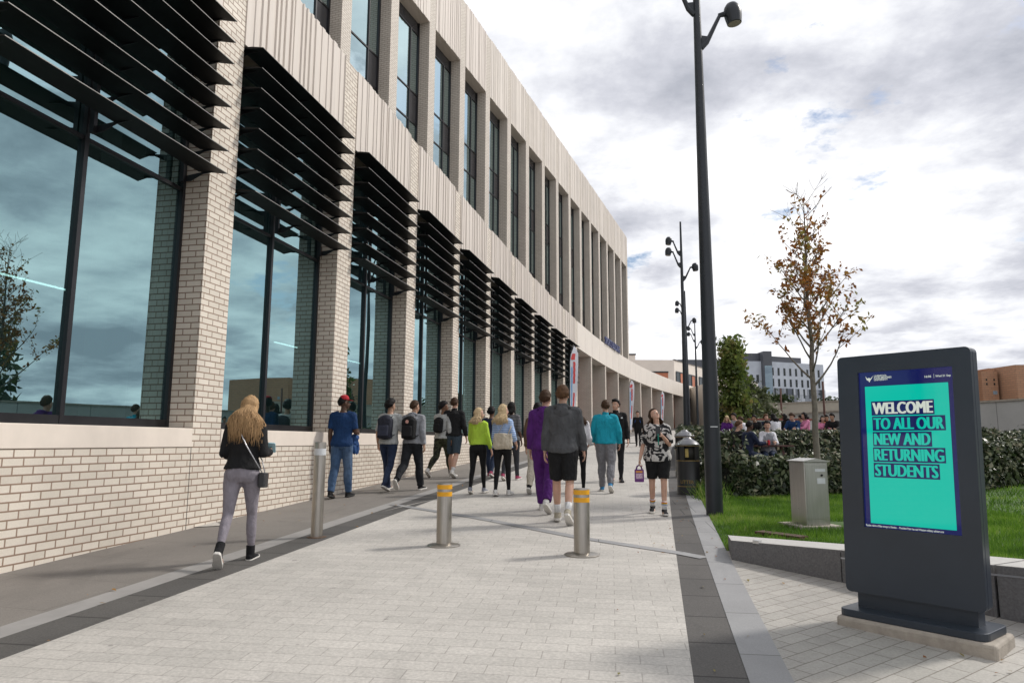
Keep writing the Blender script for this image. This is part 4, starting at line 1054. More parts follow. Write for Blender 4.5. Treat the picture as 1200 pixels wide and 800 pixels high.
def locks(mb, HT, n, length, rad, rg, spread=1.0, back=True, width=.075, front=False, wave=.01):
    for i in range(n):
        a = rg.uniform(-1, 1)*(2.2 if front else 1.75)                # 0 = back of the head
        x, y = sin(a), -cos(a)
        top = HT @ V((rg.gauss(0, .012), rg.uniform(-.03, .05), 1.752))
        p1 = HT @ V((x*.062, y*.078-.008, 1.725)); p2 = HT @ V((x*.084, y*.102-.012, 1.655)); p3 = HT @ V((x*.088, y*.108-.010, 1.575))
        L = length*rg.uniform(.78, 1.08); pts = [top, p1, p2, p3]
        base = V(p3); out = (HT.to_3x3() @ V((x, y, 0))).normalized(); m = 5
        for j in range(1, m+1):
            f = j/m; q = base+V((0, 0, -L*f))+out*(.010+(.095 if y < -.1 else .05)*min(1, f*2.2*L/.3))*spread+V((rg.gauss(0, wave), rg.gauss(0, wave), 0)); pts.append(q)
        rs = [rad*.4, rad*.8, rad, rad]+[rad*(1-.13*j) for j in range(1, m)]+[rad*.15]
        mb.tube(pts, rs, 6, flat=.6)
def hair(R, root, HT, style, mat, rg, length=.3, n=90, rad=.014):
    mb = MB()
    if style in ('short', 'fade', 'curly', 'long'):
        c = V((0, -.018, 1.668)); add = {'short': .014, 'fade': .009, 'curly': .030, 'long': .010}[style]
        nu, nv = 36, 22; vs = []; idx = {}; fs = []
        for j in range(nv+1):
            for i in range(nu):
                ph = -pi/2+pi*j/nv; th = 2*pi*i/nu; d = V((cos(ph)*sin(th), cos(ph)*cos(th), sin(ph)))
                # hairline: high on the forehead, over the ears, low on the nape
                fwd_ = d.y; line = .40 if fwd_ > .62 else (.40-.62*(.62-fwd_)/.62 if fwd_ > 0 else -.22-.66*min(1, -fwd_/.65))
                w = min(1, max(0, (d.z-line)/.10))
                nz = noise.noise(d*4+V((R.k*9, 0, 0)))*.006+(noise.noise(d*11+V((3, R.k*5, 0)))*.012 if style == 'curly' else noise.noise(d*16)*.007)
                topm = 1+.5*max(0, d.z) if style in ('fade', 'short') else 1
                r_ = V((.073, .092, .094))
                e = (add*topm+nz+(.012 if d.y < -.2 and d.z < 0 else 0))*w-.02*(1-w)
                idx[i, j] = len(vs); vs.append(c+V((d.x*(r_.x+e), d.y*(r_.y+e), d.z*(r_.z+e))))
        for j in range(nv):
            for i in range(nu): fs.append((idx[i, j], idx[(i+1) % nu, j], idx[(i+1) % nu, j+1], idx[i, j+1]))
        mb.add(vs, [f[::-1] for f in fs], HT)
    if style == 'long': locks(mb, HT, n, length, rad, rg)
    if style == 'long':                                              # smooth sheet under the strands
        k = R.k; b0 = HT @ V((0, -.060, 1.56)); bk = (R.T.to_3x3() @ V((0, -1, 0))); bk.z = 0; bk.normalize(); sx_ = (R.T.to_3x3() @ V((1, 0, 0))).normalized()
        rings = [(HT @ V((0, -.03, 1.70)), sx_*.070*k, bk*.065*k), (HT @ V((0, -.035, 1.63)), sx_*.080*k, bk*.070*k), (b0, sx_*.082*k, bk*.055*k)]
        for j in range(1, 7):
            f = j/6; rings.append((b0+V((0, 0, -length*f*.97))+bk*(.02+.075*min(1, f*2.2*length/.3)), sx_*(.085-.035*max(0, f-.5)+.006*sin(j*2))*k, bk*(.035-.022*f)*k))
        mb.loft(rings, 20)
    return mb.build('hair', mat, root, smooth=True, world=False, uv=False)
def face(root, HT):
    for s in (-1, 1):
        o = MB().ell((s*.030, .078, 1.640), (.012, .010, .008), 10, 8, HT).build('eye', M_eye, root, smooth=True, world=False, uv=False)
        MB().ell((s*.030, .0865, 1.640), (.0055, .0035, .0055), 8, 6, HT).build('iris', M_iris, o, smooth=True, world=False, uv=False)
        MB().tube([HT @ V((s*.014, .090, 1.656)), HT @ V((s*.030, .090, 1.662)), HT @ V((s*.046, .080, 1.657))], [.002, .0038, .002], 6).build('eyebrow', M_iris, root, smooth=True, world=False, uv=False)
    MB().ell((0, .0835, 1.583), (.020, .006, .006), 12, 8, HT).build('mouth', M_lip, root, smooth=True, world=False, uv=False)
PERSON = {}
def person(key, p, rz, H, sex, legs, arms, label, skin='light', top=None, bottom=None, shoes=None, hair_=None, headp=(0, 0), lean=3, curl=(.45, .45), with_face=False, group='people walking along the path', anchor=None, belly=0, side=0, cat='person'):
    """p: ground point under the given foot (anchor 0 left, 1 right, None body centre)"""
    R = make_rig(H, sex, legs, arms, lean, side=side); R.curl = curl; k = R.k
    off = V((0, 0, 0))
    if anchor is not None:
        a = R.legs[anchor][2]; off = V((a.x, a.y+.05*k, 0)); off.rotate(Matrix.Rotation(rz, 3, 'Z'))
    loc = V((p[0]-off.x, p[1]-off.y, 0)); loc.z = (p[2] if len(p) > 2 and p[2] is not None else gz(loc.y)) + (SLOPE*0)
    root = empty('person', loc, rz, label, cat, group)
    rg = random.Random(sum(map(ord, key)))
    HT = head_T(R, *headp)
    make_body(R, root, SK[skin], HT)
    sd_ = rg.uniform(0, 20)
    b = bottom; mb = MB(); t = b.get('t', .006); fr = b.get('len', 1.0)
    t0 = min(t, .010); torso(mb, R, .825, top.get('hem', .93)+.06, lambda z: t0+(.012 if z < .9 else 0)); bun(mb, R, t0)
    for i in (0, 1): leg(mb, R, i, 0, fr, t, b.get('tc', t))
    garment(b.get('name', 'trousers'), mb, R, root, b['mat'], b.get('amp', .006), b.get('sc', 9), .010, sd_)
    tp = top; mb = MB(); t = tp.get('t', .016)
    tf = (lambda z: t+.016*max(0, min(1, (1.0-z)/.1))+belly*max(0, 1-abs(z-1.08)/.2))
    torso(mb, R, tp.get('hem', .93), tp.get('neck', 1.47), tf); shoulders(mb, R, t*.8)
    for i in (0, 1): sleeve(mb, R, i, tp.get('sleeve', .97), t*.75, tp.get('cuff', t*.5))
    if tp.get('collar'): mb.tube([R.T @ V((0, -.004*k, 1.45*k)), R.T @ V((0, .002*k, 1.53*k))], [.072*k, .064*k], 16)
    if tp.get('hood'):
        hm = MB(); c0 = V((0, -.035*k, 1.480*k)); hm.tube([R.T @ (c0+V((sin(a)*.098*k, -cos(a)*.080*k, -.028*k*sin(a)**2+(.012*k if cos(a) > 0 else -.03*k)))) for a in [i*2*pi/18-pi for i in range(3, 16)]], [.014, .028]+[.036]*9+[.028, .014], 10, flat=.8)
        hm.ell(R.T @ V((0, -.130*k, 1.405*k)), (.095*k, .042*k, .085*k)); me = remesh(hm, .010, 3); wrinkle(me, .012, 12, 2); link_mesh('hood', me, tp['mat'], root)
    garment(tp.get('name', 'top'), mb, R, root, tp['mat'], tp.get('amp', .012), tp.get('sc', 7), .011, sd_+5)
    if tp.get('vest'):
        mb = MB(); torso(mb, R, tp.get('hem', .93)-.02, 1.46, t+.018); me = remesh(mb, .011, 3); wrinkle(me, .014, 8, 3); link_mesh('gilet', me, tp['vest'], root)
    s_ = shoes
    for i in (0, 1): shoe(R, i, root, s_['mat'], s_.get('sole', M_sole), s_.get('high', 0), s_.get('sock'), s_.get('size', 1.0))
    h = hair_
    if h: hair(R, root, HT, h[0], HB[h[1]], rg, **(h[2] if len(h) > 2 else {}))
    if with_face: face(root, HT)
    R.root = root; R.HT = HT; R.M = mw(root); PERSON[key] = R
    return R
def hand_at(R, i): sh, e, w, d, s = R.arms[i]; return w+d*.09*R.k, d, s
def carried(name, R, M, label, cat):
    """a top-level thing placed in the frame M given in the person's own space"""
    W = R.M @ M; root = empty(name, W.to_translation(), 0, label, cat); root.rotation_euler = W.to_euler(); return root
def backpack(R, mat, mat2, label, size=1.0, badge=None):
    k = R.k; M = R.T @ Matrix.Translation((0, -.115*k, 1.22*k)); r = carried('backpack', R, M, label, 'backpack')
    mb = MB(); w, hgt, d = .145*size, .235*size, .17*size
    mb.rbox(-w, w, -d, 0, -hgt, hgt*.62, .05); mb.ell((0, -d*.5, hgt*.55), (w*.98, d*.52, hgt*.42)); mb.ell((0, -d*.5, -hgt*.9), (w*.95, d*.5, hgt*.22))
    me = remesh(mb, .012, 4); wrinkle(me, .008, 9, 3); link_mesh('body', me, mat, r)
    mb = MB(); mb.rbox(-w*.8, w*.8, -d-.045, -d+.02, -hgt*.85, hgt*.05, .04); me = remesh(mb, .012, 3); link_mesh('front_pocket', me, mat2, r)
    for s in (-1, 1):
        MB().tube([(s*.08, -.01, hgt*.75), (s*.095, .06, hgt*.98), (s*.10, .16, hgt*.86), (s*.105, .235, hgt*.45), (s*.13, .21, -.02), (s*.15, .08, -hgt*.6), (s*.13, -.02, -hgt*.8)], [.018]*7, 6, flat=.45).build('strap', mat, r, smooth=True, world=False, uv=False)
    if badge: MB(Matrix.Translation((0, -d-.012, hgt*.42)) @ rotx(pi/2)).lathe([(.001, 0), (.036, 0), (.036, .006), (.001, .006)], 16).build('badge', badge, r, world=False, uv=False)
    return r
# ------------------------------------------------------------------ clothes
C = cloth
blk = C('black_cloth', (.012, .012, .013), .25); blkt = C('black_tight_cloth', (.010, .010, .011), .3)
navy = C('navy_blue_cotton', (.010, .038, .115), .15); jeans = C('blue_denim', (.05, .095, .18), .2, kind='denim', c2=(.15, .22, .33)); jeansd = C('dark_denim', (.018, .028, .06), .2, kind='denim', c2=(.04, .06, .11))
gleg = C('grey_leggings', (.24, .22, .25), .08); ghood = C('charcoal_fleece', (.075, .077, .082), .15); lgrey = C('grey_marl', (.26, .27, .29), .2); pgrey = C('pale_grey_sweat', (.42, .43, .42), .1)
purple = C('purple_fleece', (.085, .018, .15), .15); white = C('white_sweat', (.66, .66, .70), .05); teal = C('turquoise_top', (.012, .30, .40), .08); gjog = C('grey_joggers', (.20, .20, .215), .12)
lime = C('lime_top', (.42, .62, .06), .08); blues = C('blue_striped_shirt', (.50, .60, .78), .05, kind='stripe', c2=(.20, .33, .60)); gstripe = C('grey_striped_shirt', (.20, .20, .21), .05, kind='stripe', c2=(.05, .05, .055))
camo = C('camo_cloth', (.05, .055, .03), .2, kind='camo', c2=(.02, .02, .015)); bshort = C('slate_shorts', (.045, .065, .085), .1); leafp = C('black_white_leaf_print', (.018, .018, .02), .1, kind='print', c2=(.52, .50, .48)); cream = C('cream_trousers', (.50, .45, .37), .1)
canvas = C('cream_canvas', (.52, .46, .36), .08); redc = C('red_cap_cloth', (.45, .03, .04), .1); pink = C('pink_top', (.62, .22, .36), .1); orange = C('orange_cloth', (.6, .20, .04), .1); dknavy = C('dark_navy_cloth', (.015, .022, .05), .15); grn = C('green_lanyard', (.02, .2, .15), .1)
whiteshoe = C('white_trainer', (.60, .59, .57), .08); blackshoe = C('black_trainer', (.012, .012, .014), .2); creamshoe = C('cream_trainer', (.42, .38, .30), .15); blueshoe = C('blue_trainer', (.05, .22, .42), .2); pinkshoe = C('pink_trainer', (.35, .06, .12), .2); sockw = C('white_sock', (.66, .66, .66), .05)
rb = [plain('sock_'+n, c, .8, 0, .05, 20) for n, c in (('red', (.5, .03, .03)), ('orange', (.6, .25, .02)), ('yellow', (.6, .5, .03)), ('blue', (.03, .08, .4)))]
AW = -.22   # heading of the people walking away, along the path

def A(l, r): return [l, r]
# 1 the woman on the left with long blonde hair, looking at a phone
R = person('woman_phone', G(257, 667), AW+.34, 1.69, 'f', [(-16, 24, -44), (13, 5, 4)], A((-4, 12, 78, 26), (-6, 12, 100, 6)),
    'blonde woman in black jumper and grey leggings walking by the wall looking at a phone', 'light',
    dict(mat=blk, t=.026, hem=.96, neck=1.48, sleeve=.97, name='jumper', collar=True, amp=.014), dict(mat=gleg, t=.004, name='leggings', amp=.003, waist=1.06), dict(mat=blackshoe, high=.07), ('long', 'blonde', dict(length=.40, n=330, rad=.0062)), (-14, -26), 3, (.8, .9), anchor=0)
w, d, s = hand_at(R, 1)
ph = carried('smartphone', R, Matrix.Translation(w+V((0, .01, .035))) @ rotx(-.7) @ rotz(.1), 'light blue smartphone held up by the blonde woman on the left', 'phone')
MB().rbox(-.038, .038, -.076, .076, -.005, .005, .012).build('case', plain('pale_blue_case', (.30, .55, .65), .4, 0, .1, 20), ph, world=False, uv=False); MB().box(-.034, .034, -.070, .070, .0055, .006).build('screen', M_screen, ph, world=False, uv=False)
M_strap = plain('silver_chain_strap', (.40, .40, .42), .3, .5, .2, 60)
k = R.k; hb_ = carried('handbag', R, R.T @ Matrix.Translation((.215*k, .0, .86*k)), 'small black quilted crossbody handbag on a silver strap, carried by the blonde woman', 'handbag')
MB().rbox(-.035, .035, -.085, .085, -.085, .065, .02).build('body', plain('quilted_black', (.02, .02, .022), .35, 0, .4, 90, .8, 90), hb_, world=False, uv=False, bevel=.01)
MB().tube([V((0, .06, .06)), V((-.06, .15, .20)), V((-.20, .17, .40)), V((-.30, .09, .59)), V((-.32, .0, .625)), V((-.27, -.115, .545)), V((-.15, -.165, .33)), V((-.05, -.155, .17)), V((0, -.06, .06))], .006, 6).build('strap', M_strap, hb_, smooth=True, world=False, uv=False)
# badge disc on the high top shoe
h_, kk_, an_, ft_, s_ = R.legs[1]
# 2 man in the red cap
R = person('red_cap', G(409, 582), AW+.06, 1.80, 'm', [(-9, 12, -10), (12, 4, 4)], A((-6, 8, 14, 2), (6, 10, 82, 16)),
    'man in a red cap, royal blue t-shirt and jeans walking beside the brick wall', 'dark', dict(mat=navy, t=.030, hem=.86, sleeve=.40, cuff=.03, name='t_shirt'), dict(mat=jeans, t=.020, tc=.026, name='jeans', amp=.012, sc=8), dict(mat=blackshoe, sole=M_solek), ('fade', 'black'), (-50, 0), 2, anchor=1)
cp_ = MB(); HT = R.HT
cp_.lathe([(.079, 1.688), (.086, 1.70), (.083, 1.735), (.066, 1.766), (.035, 1.782), (.001, 1.787)], 24, (0, -.012, 0), T=HT @ Matrix.Translation((0, 0, 0)))
cp_.loft([(HT @ V((0, .060, 1.695)), HT.to_3x3() @ V((.075, 0, 0)), HT.to_3x3() @ V((0, .002, .007))), (HT @ V((0, .11, 1.692)), HT.to_3x3() @ V((.070, 0, 0)), HT.to_3x3() @ V((0, .002, .005))), (HT @ V((0, .150, 1.685)), HT.to_3x3() @ V((.045, 0, 0)), HT.to_3x3() @ V((0, .002, .004)))], 16)
cp_.build('cap', redc, R.root, smooth=True, world=False, uv=False)
w, d, s = hand_at(R, 1); j = carried('folded_jacket', R, Matrix.Translation(w+V((-.03, -.10, -.12))), 'blue jacket carried folded over the arm of the man in the red cap', 'jacket')
mb = MB(); mb.ell((0, 0, .04), (.06, .12, .07)); mb.ell((.0, -.02, -.11), (.045, .10, .17)); mb.ell((.02, .05, -.17), (.04, .06, .13)); me = remesh(mb, .012, 2); wrinkle(me, .035, 12, 4); link_mesh('cloth', me, C('blue_jacket_cloth', (.03, .08, .22), .3), j)
# 3 curly haired man with dark backpack
R = person('backpack_curly', G(456, 573), AW-.05, 1.79, 'm', [(16, 3, 6), (-14, 20, -22)], A((-10, 10, 30, 0), (15, 14, 85, 20)),
    'man with curly black hair, pale grey shirt and dark jeans wearing a large black backpack', 'tan', dict(mat=pgrey, t=.028, hem=.88, sleeve=.5, name='shirt'), dict(mat=jeansd, t=.014, tc=.014, name='jeans', amp=.01), dict(mat=dknavy), ('curly', 'black'), (-25, 0), 3, anchor=0)
backpack(R, C('dark_backpack_cloth', (.03, .032, .045), .2), C('dark_pocket_cloth', (.045, .05, .075), .2), 'large charcoal backpack with straps on the curly haired man')
# 4 grey hooded man with black backpack and badge
R = person('backpack_badge', G(494, 573.5), AW-.12, 1.77, 'm', [(-22, 26, -48), (16, 4, 4)], A((14, 9, 24, 6), (-12, 9, 22, 2)),
    'man in grey hooded top and black trousers with round badge on his black backpack', 'tan', dict(mat=lgrey, t=.034, hem=.90, sleeve=.97, hood=True, name='hoodie'), dict(mat=C('black_trousers', (.018, .02, .024), .2), t=.026, tc=.030, name='trousers', amp=.016), dict(mat=blackshoe), ('fade', 'brown'), (-20, 0), 4, anchor=1)
backpack(R, blk, C('black_pocket_cloth', (.016, .016, .018), .2), 'black backpack with a round white and red badge on the grey hooded man', .97, plain('round_badge', (.55, .30, .25), .5, 0, .5, 60))
# 5 man in pale sweatshirt and camouflage trousers
R = person('camo', G(503, 560), AW-.30, 1.84, 'm', [(-16, 30, -35), (20, 4, 6)], A((10, 8, 20, 4), (-14, 10, 26, 0)),
    'man in a pale grey sweatshirt and camouflage trousers farther along by the wall', 'brown', dict(mat=pgrey, t=.030, hem=.90, sleeve=.97, name='sweatshirt'), dict(mat=camo, t=.024, tc=.018, name='trousers', amp=.014), dict(mat=whiteshoe), ('curly', 'black'), (-45, 0), 3, anchor=0)
backpack(R, blk, blk, 'small black backpack on the man in camouflage trousers', .8)
# 6 man in black jacket and slate shorts
R = person('black_jacket', G(531, 560.5), AW, 1.90, 'm', [(12, 4, 2), (-12, 22, -30)], A((8, 12, 24, 4), (-8, 14, 20, 0)),
    'man in a black jacket and slate blue shorts with bare calves walking away', 'light', dict(mat=blk, t=.030, hem=.90, sleeve=.97, collar=True, name='jacket'), dict(mat=bshort, t=.030, tc=.034, len=.44, name='shorts', amp=.012), dict(mat=whiteshoe, sock=(sockw, .20)), ('short', 'brown'), (-5, 0), 3, anchor=1)
# 7 woman in lime green
R = person('lime', G(568, 577.5), AW-.05, 1.60, 'f', [(-8, 14, -14), (12, 3, 4)], A((4, 8, 34, 10), (-4, 12, 14, -8)),
    'woman with fair hair in a lime green top and black leggings, head turned right', 'light', dict(mat=lime, t=.030, hem=.98, sleeve=.97, name='top', amp=.016), dict(mat=blkt, t=.004, name='leggings', amp=.003, waist=1.06), dict(mat=C('grey_trainer', (.25, .26, .30), .3)), ('long', 'fair', dict(length=.14, n=160, rad=.008)), (-62, 0), 3, with_face=True, anchor=1)
# 8 dark haired person behind
R = person('dark_behind', G(575, 559), AW, 1.68, 'm', [(14, 4, 4), (-12, 20, -22)], A((-8, 8, 20, 2), (12, 8, 30, 6)),
    'person with black hair and dark jacket mostly hidden behind the lime green top', 'brown', dict(mat=dknavy, t=.034, hem=.90, sleeve=.97, name='jacket'), dict(mat=jeansd, t=.012, name='jeans', amp=.008), dict(mat=pinkshoe), ('curly', 'black'), (-10, 0), 3)
# 9 blonde woman with tote bag
R = person('tote', G(597, 580), AW-.08, 1.66, 'f', [(-6, 10, -8), (10, 3, 4)], A((4, 8, 20, 4), (-10, 16, 60, 8)),
    'woman with long blonde hair, blue striped shirt and black leggings carrying a cream tote bag', 'light', dict(mat=blues, t=.034, hem=.90, sleeve=.75, name='shirt', amp=.016), dict(mat=blkt, t=.004, name='leggings', amp=.003), dict(mat=whiteshoe), ('long', 'fair', dict(length=.20, n=200, rad=.008)), (-45, 0), 2, with_face=True, anchor=1)
k = R.k; tb2 = carried('tote_bag', R, R.T @ Matrix.Translation((.07*k, -.20*k, 1.02*k)), 'cream canvas tote bag hanging on the back of the blonde woman in the striped shirt', 'tote bag')
mb = MB(); mb.loft([((0, 0, -.14), (.16, 0, 0), (0, .05, 0)), ((0, 0, -.08), (.195, 0, 0), (0, .075, 0)), ((0, 0, .06), (.185, 0, 0), (0, .055, 0)), ((0, 0, .15), (.17, 0, 0), (0, .02, 0))], 20); me = remesh(mb, .012, 3); wrinkle(me, .022, 9, 2); link_mesh('body', me, canvas, tb2)
MB().tube([(-.10, .0, .14), (-.02, .06, .33), (.06, .15, .43), (.12, .12, .30), (.10, .0, .14)], [.010]*5, 6, flat=.4).build('handle', canvas, tb2, smooth=True, world=False, uv=False)
# 10 woman in grey striped shirt behind
R = person('grey_stripe', G(607, 562), AW-.1, 1.78, 'f', [(-12, 18, -20), (14, 3, 5)], A((8, 8, 20, 4), (-12, 10, 30, 0)),
    'person with black hair in a grey striped shirt and dark trousers with pink trainers', 'dark', dict(mat=gstripe, t=.034, hem=.88, sleeve=.55, name='shirt'), dict(mat=C('dark_grey_trousers', (.04, .042, .05), .2), t=.014, name='trousers', amp=.010), dict(mat=pinkshoe), ('long', 'black', dict(length=.08, n=60, rad=.016)), (-35, 0), 3, anchor=1)
# 11 man in purple tracksuit, 12 person in cream trousers behind
R = person('purple', G(636, 597), AW-.03, 1.86, 'm', [(14, 3, 4), (-14, 24, -34)], A((-4, 9, 16, 2), (8, 9, 20, 2)),
    'man in a purple hooded tracksuit and white trainers walking behind the grey hoodie', 'light', dict(mat=purple, t=.036, hem=.88, sleeve=.97, hood=True, name='hoodie', amp=.018), dict(mat=purple, t=.034, tc=.034, name='joggers', amp=.020, len=.97), dict(mat=whiteshoe), ('short', 'brown'), (-5, 0), 3, anchor=0)
R = person('cream', G(630, 578), AW-.05, 1.72, 'm', [(-14, 22, -28), (14, 4, 4)], A((-6, 10, 20, 2), (8, 8, 16, 2)),
    'person in cream trousers and black shoes mostly hidden behind the purple tracksuit', 'tan', dict(mat=C('brown_top', (.12, .07, .045), .15), t=.030, hem=.88, sleeve=.97, name='top'), dict(mat=cream, t=.024, tc=.026, name='trousers', amp=.014), dict(mat=blackshoe), ('short', 'black'), (0, 0), 3)
# 13 man in grey hoodie and black shorts
R = person('grey_hoodie', G(654, 611), AW+.04, 1.84, 'm', [(9, 3, 1), (-6, 24, -36)], A((-3, 10, 12, 2), (4, 12, 16, 0)),
    'tall man in a charcoal hoodie and black shorts with cream trainers, centre of the path', 'light', dict(mat=ghood, t=.040, hem=.86, sleeve=.97, hood=True, name='hoodie', amp=.016, sc=6), dict(mat=blk, t=.034, tc=.042, len=.45, name='shorts', amp=.014), dict(mat=creamshoe, sock=(sockw, .30), size=1.05), ('short', 'ginger'), (-4, 0), 2, anchor=0)
# 14 girl in white sweatshirt
R = person('white_sweat', G(684, 577), AW+.05, 1.64, 'f', [(-20, 34, -52), (14, 4, 5)], A((-6, 8, 30, 6), (10, 16, 50, 14)),
    'woman with long brown hair in a white sweatshirt and black leggings', 'light', dict(mat=white, t=.046, hem=.96, sleeve=.97, name='sweatshirt', amp=.02), dict(mat=blkt, t=.004, name='leggings', amp=.003), dict(mat=blackshoe), ('long', 'brown', dict(length=.20, n=180, rad=.008)), (12, 0), 3, anchor=1)
# 15 man in turquoise top
R = person('teal', G(706, 575), AW+.05, 1.77, 'm', [(12, 6, 2), (-12, 22, -30)], A((6, 16, 36, 14), (-4, 16, 30, 8)),
    'man in a turquoise zip top and grey joggers with blue trainers walking away', 'light', dict(mat=teal, t=.036, hem=.90, sleeve=.97, collar=True, name='top', amp=.014), dict(mat=gjog, t=.036, tc=.022, name='joggers', amp=.022), dict(mat=blueshoe), ('fade', 'brown'), (5, 0), 2, belly=.012, anchor=0)
# 16 man in black, facing the camera
R = person('front_black', G(728, 565), pi+AW+.10, 1.85, 'm', [(9, 5, 2), (-10, 16, -14)], A((-8, 11, 18, 2), (10, 11, 22, 2)),
    'man with dark quiff in a black zip jacket and black trousers walking towards the camera', 'light', dict(mat=blk, t=.024, hem=.90, sleeve=.97, collar=True, name='jacket'), dict(mat=C('black_jeans', (.014, .014, .016), .2), t=.010, tc=.010, name='trousers', amp=.010), dict(mat=blackshoe, sole=M_solek), ('short', 'black'), (-25, 0), 1, with_face=True, anchor=0)
mq = MB(); mq.ell((.005, .050, 1.745), (.058, .042, .030), 16, 10, R.HT); mq.build('fringe', HB['black'], R.root, smooth=True, world=False, uv=False)
lgm = MB(R.T); lgm.add([(-.145*R.k, .134*R.k, 1.345*R.k), (-.105*R.k, .150*R.k, 1.345*R.k), (-.105*R.k, .147*R.k, 1.375*R.k), (-.145*R.k, .131*R.k, 1.375*R.k)], [(0, 1, 2, 3)]); lgm.build('chest_logo', M_white, R.root, world=False, uv=False)
# 17 far man in black with blue straps
R = person('far_man', G(748, 523.5), pi+AW, 1.72, 'm', [(8, 4, 2), (-8, 12, -10)], A((-8, 10, 18, 2), (8, 10, 22, 2)),
    'distant man in dark clothes and cap with blue rucksack straps walking towards the camera', 'light', dict(mat=blk, t=.026, hem=.90, sleeve=.97, name='jacket'), dict(mat=blk, t=.014, name='trousers'), dict(mat=blackshoe), ('short', 'black'), (0, 0), 2)
b_ = backpack(R, C('blue_strap_cloth', (.03, .10, .35), .1), blk, 'dark rucksack with bright blue straps on the distant man', .85)
# 18 woman looking up
R = person('print_shirt', G(779, 604), pi+AW+.05, 1.60, 'f', [(6, 3, 4), (-8, 16, -6)], A((16, 10, 118, 34), (-4, 16, 16, -4)),
    'brown haired woman in a black and white leaf print shirt looking up, phone in hand', 'light', dict(mat=leafp, t=.048, hem=.86, sleeve=.46, cuff=.05, name='shirt', amp=.012), dict(mat=blk, t=.026, tc=.024, len=.36, name='shorts', amp=.012), dict(mat=blackshoe, sock=(sockw, .34, rb)), ('long', 'brown', dict(length=.30, n=240, rad=.008)), (28, 30), 0, (.9, 1.0), with_face=True, anchor=0, belly=.02)
w, d, s = hand_at(R, 0)
ph = carried('smartphone', R, Matrix.Translation(w+V((.02, .03, .02))) @ rotx(.25), 'dark smartphone with a green strap held by the woman in the leaf print shirt', 'phone')
MB().rbox(-.037, .037, -.005, .005, -.074, .074, .012, ax='y').build('case', M_bin, ph, world=False, uv=False); MB().box(-.008, .008, .006, .009, -.22, -.05).build('strap', grn, ph, world=False, uv=False)
w, d, s = hand_at(R, 1)
bx_ = carried('purple_box', R, Matrix.Translation(w+V((0, 0, -.13))), 'purple box with a handle carried by the woman in the leaf print shirt', 'box')
pm = plain('purple_carton', (.12, .02, .16), .4, 0, .15, 12)
MB().rbox(-.07, .07, -.035, .035, -.14, .05, .012, ax='y').build('body', pm, bx_, world=False, uv=False, bevel=.004)
MB().tube([(-.045, 0, .04), (-.03, 0, .095), (0, 0, .115), (.03, 0, .095), (.045, 0, .04)], .012, 8).build('handle', pm, bx_, smooth=True, world=False, uv=False)
MB().box(-.05, .05, .0355, .037, -.09, -.01).build('print', plain('pale_box_print', (.5, .35, .45), .5, 0, .5, 60), bx_, world=False, uv=False)
MB().box(-.05, .05, .0375, .0385, .0, .03).build('print', plain('orange_box_print', (.6, .25, .06), .5, 0, .3, 60), bx_, world=False, uv=False)

# ------------------------------------------------------------------ people sitting behind the hedge
M_wood = plain('red_brown_bench_wood', (.085, .038, .032), .7, 0, .3, 9, .2, 50)
def bench_table(x, y, rz, label):
    g = lawn_z(x, y) if y < 14 else gz(y); root = empty('picnic_table', (x, y, g), rz, label, 'picnic table', 'picnic tables behind the hedge')
    MB().box(-.9, .9, -.36, .36, .72, .76).build('table_top', M_wood, root, world=False)
    for s in (-1, 1):
        MB().box(-.9, .9, s*.72-.14, s*.72+.14, .43, .465).build('seat', M_wood, root, world=False)
        MB().box(s*.65-.04, s*.65+.04, -.85, .85, .34, .425).build('crossbar', M_wood, root, world=False)
        for t in (-1, 1): MB().tube([(s*.6, t*.75, -.03), (s*.6, t*.22, .715)], [.04, .04], 4).build('leg', M_wood, root, world=False)
    return root
SITL = [(84, 86, 0), (80, 82, 0)]
def sitter(key, px, y, up, rz, sex, label, skin, tmat, hr, arms=A((35, 12, 60, 20), (35, 12, 60, 20)), H=1.70, headp=(0, -5), vest=None, lean=6, **kw):
    """px: photo column of the head, y distance, topz: world height of the crown"""
    x = (px-600)/825*y
    R = person(key, (x, y, gz(y)+up), rz, H, sex, SITL, arms, label, skin, dict(mat=tmat, t=.03, hem=.88, sleeve=.95, name='top', vest=vest), dict(mat=jeansd, t=.014, name='trousers'), dict(mat=blackshoe), hr, headp, lean, group='people sitting behind the hedge', **kw)
    return R
bench_table(6.3, 18.4, .25, 'red brown picnic table nearest the hedge where three people sit')
sitter('sit_navy', 873, 17.9, 0, -1.35, 'm', 'seated man with shaved head in a navy jacket eating at the nearest table', 'dark', dknavy, ('fade', 'black'), headp=(10, -10))
sitter('sit_black', 861, 18.7, 0, -1.25, 'm', 'seated person in a black jacket just left of the navy jacket', 'light', blk, ('short', 'ginger'), headp=(-20, -8))
sitter('sit_grey', 897, 18.3, 0, 2.9, 'f', 'seated woman with dark tied hair in a grey gilet and white sleeves facing the camera', 'light', white, ('short', 'black'), with_face=True, vest=lgrey)
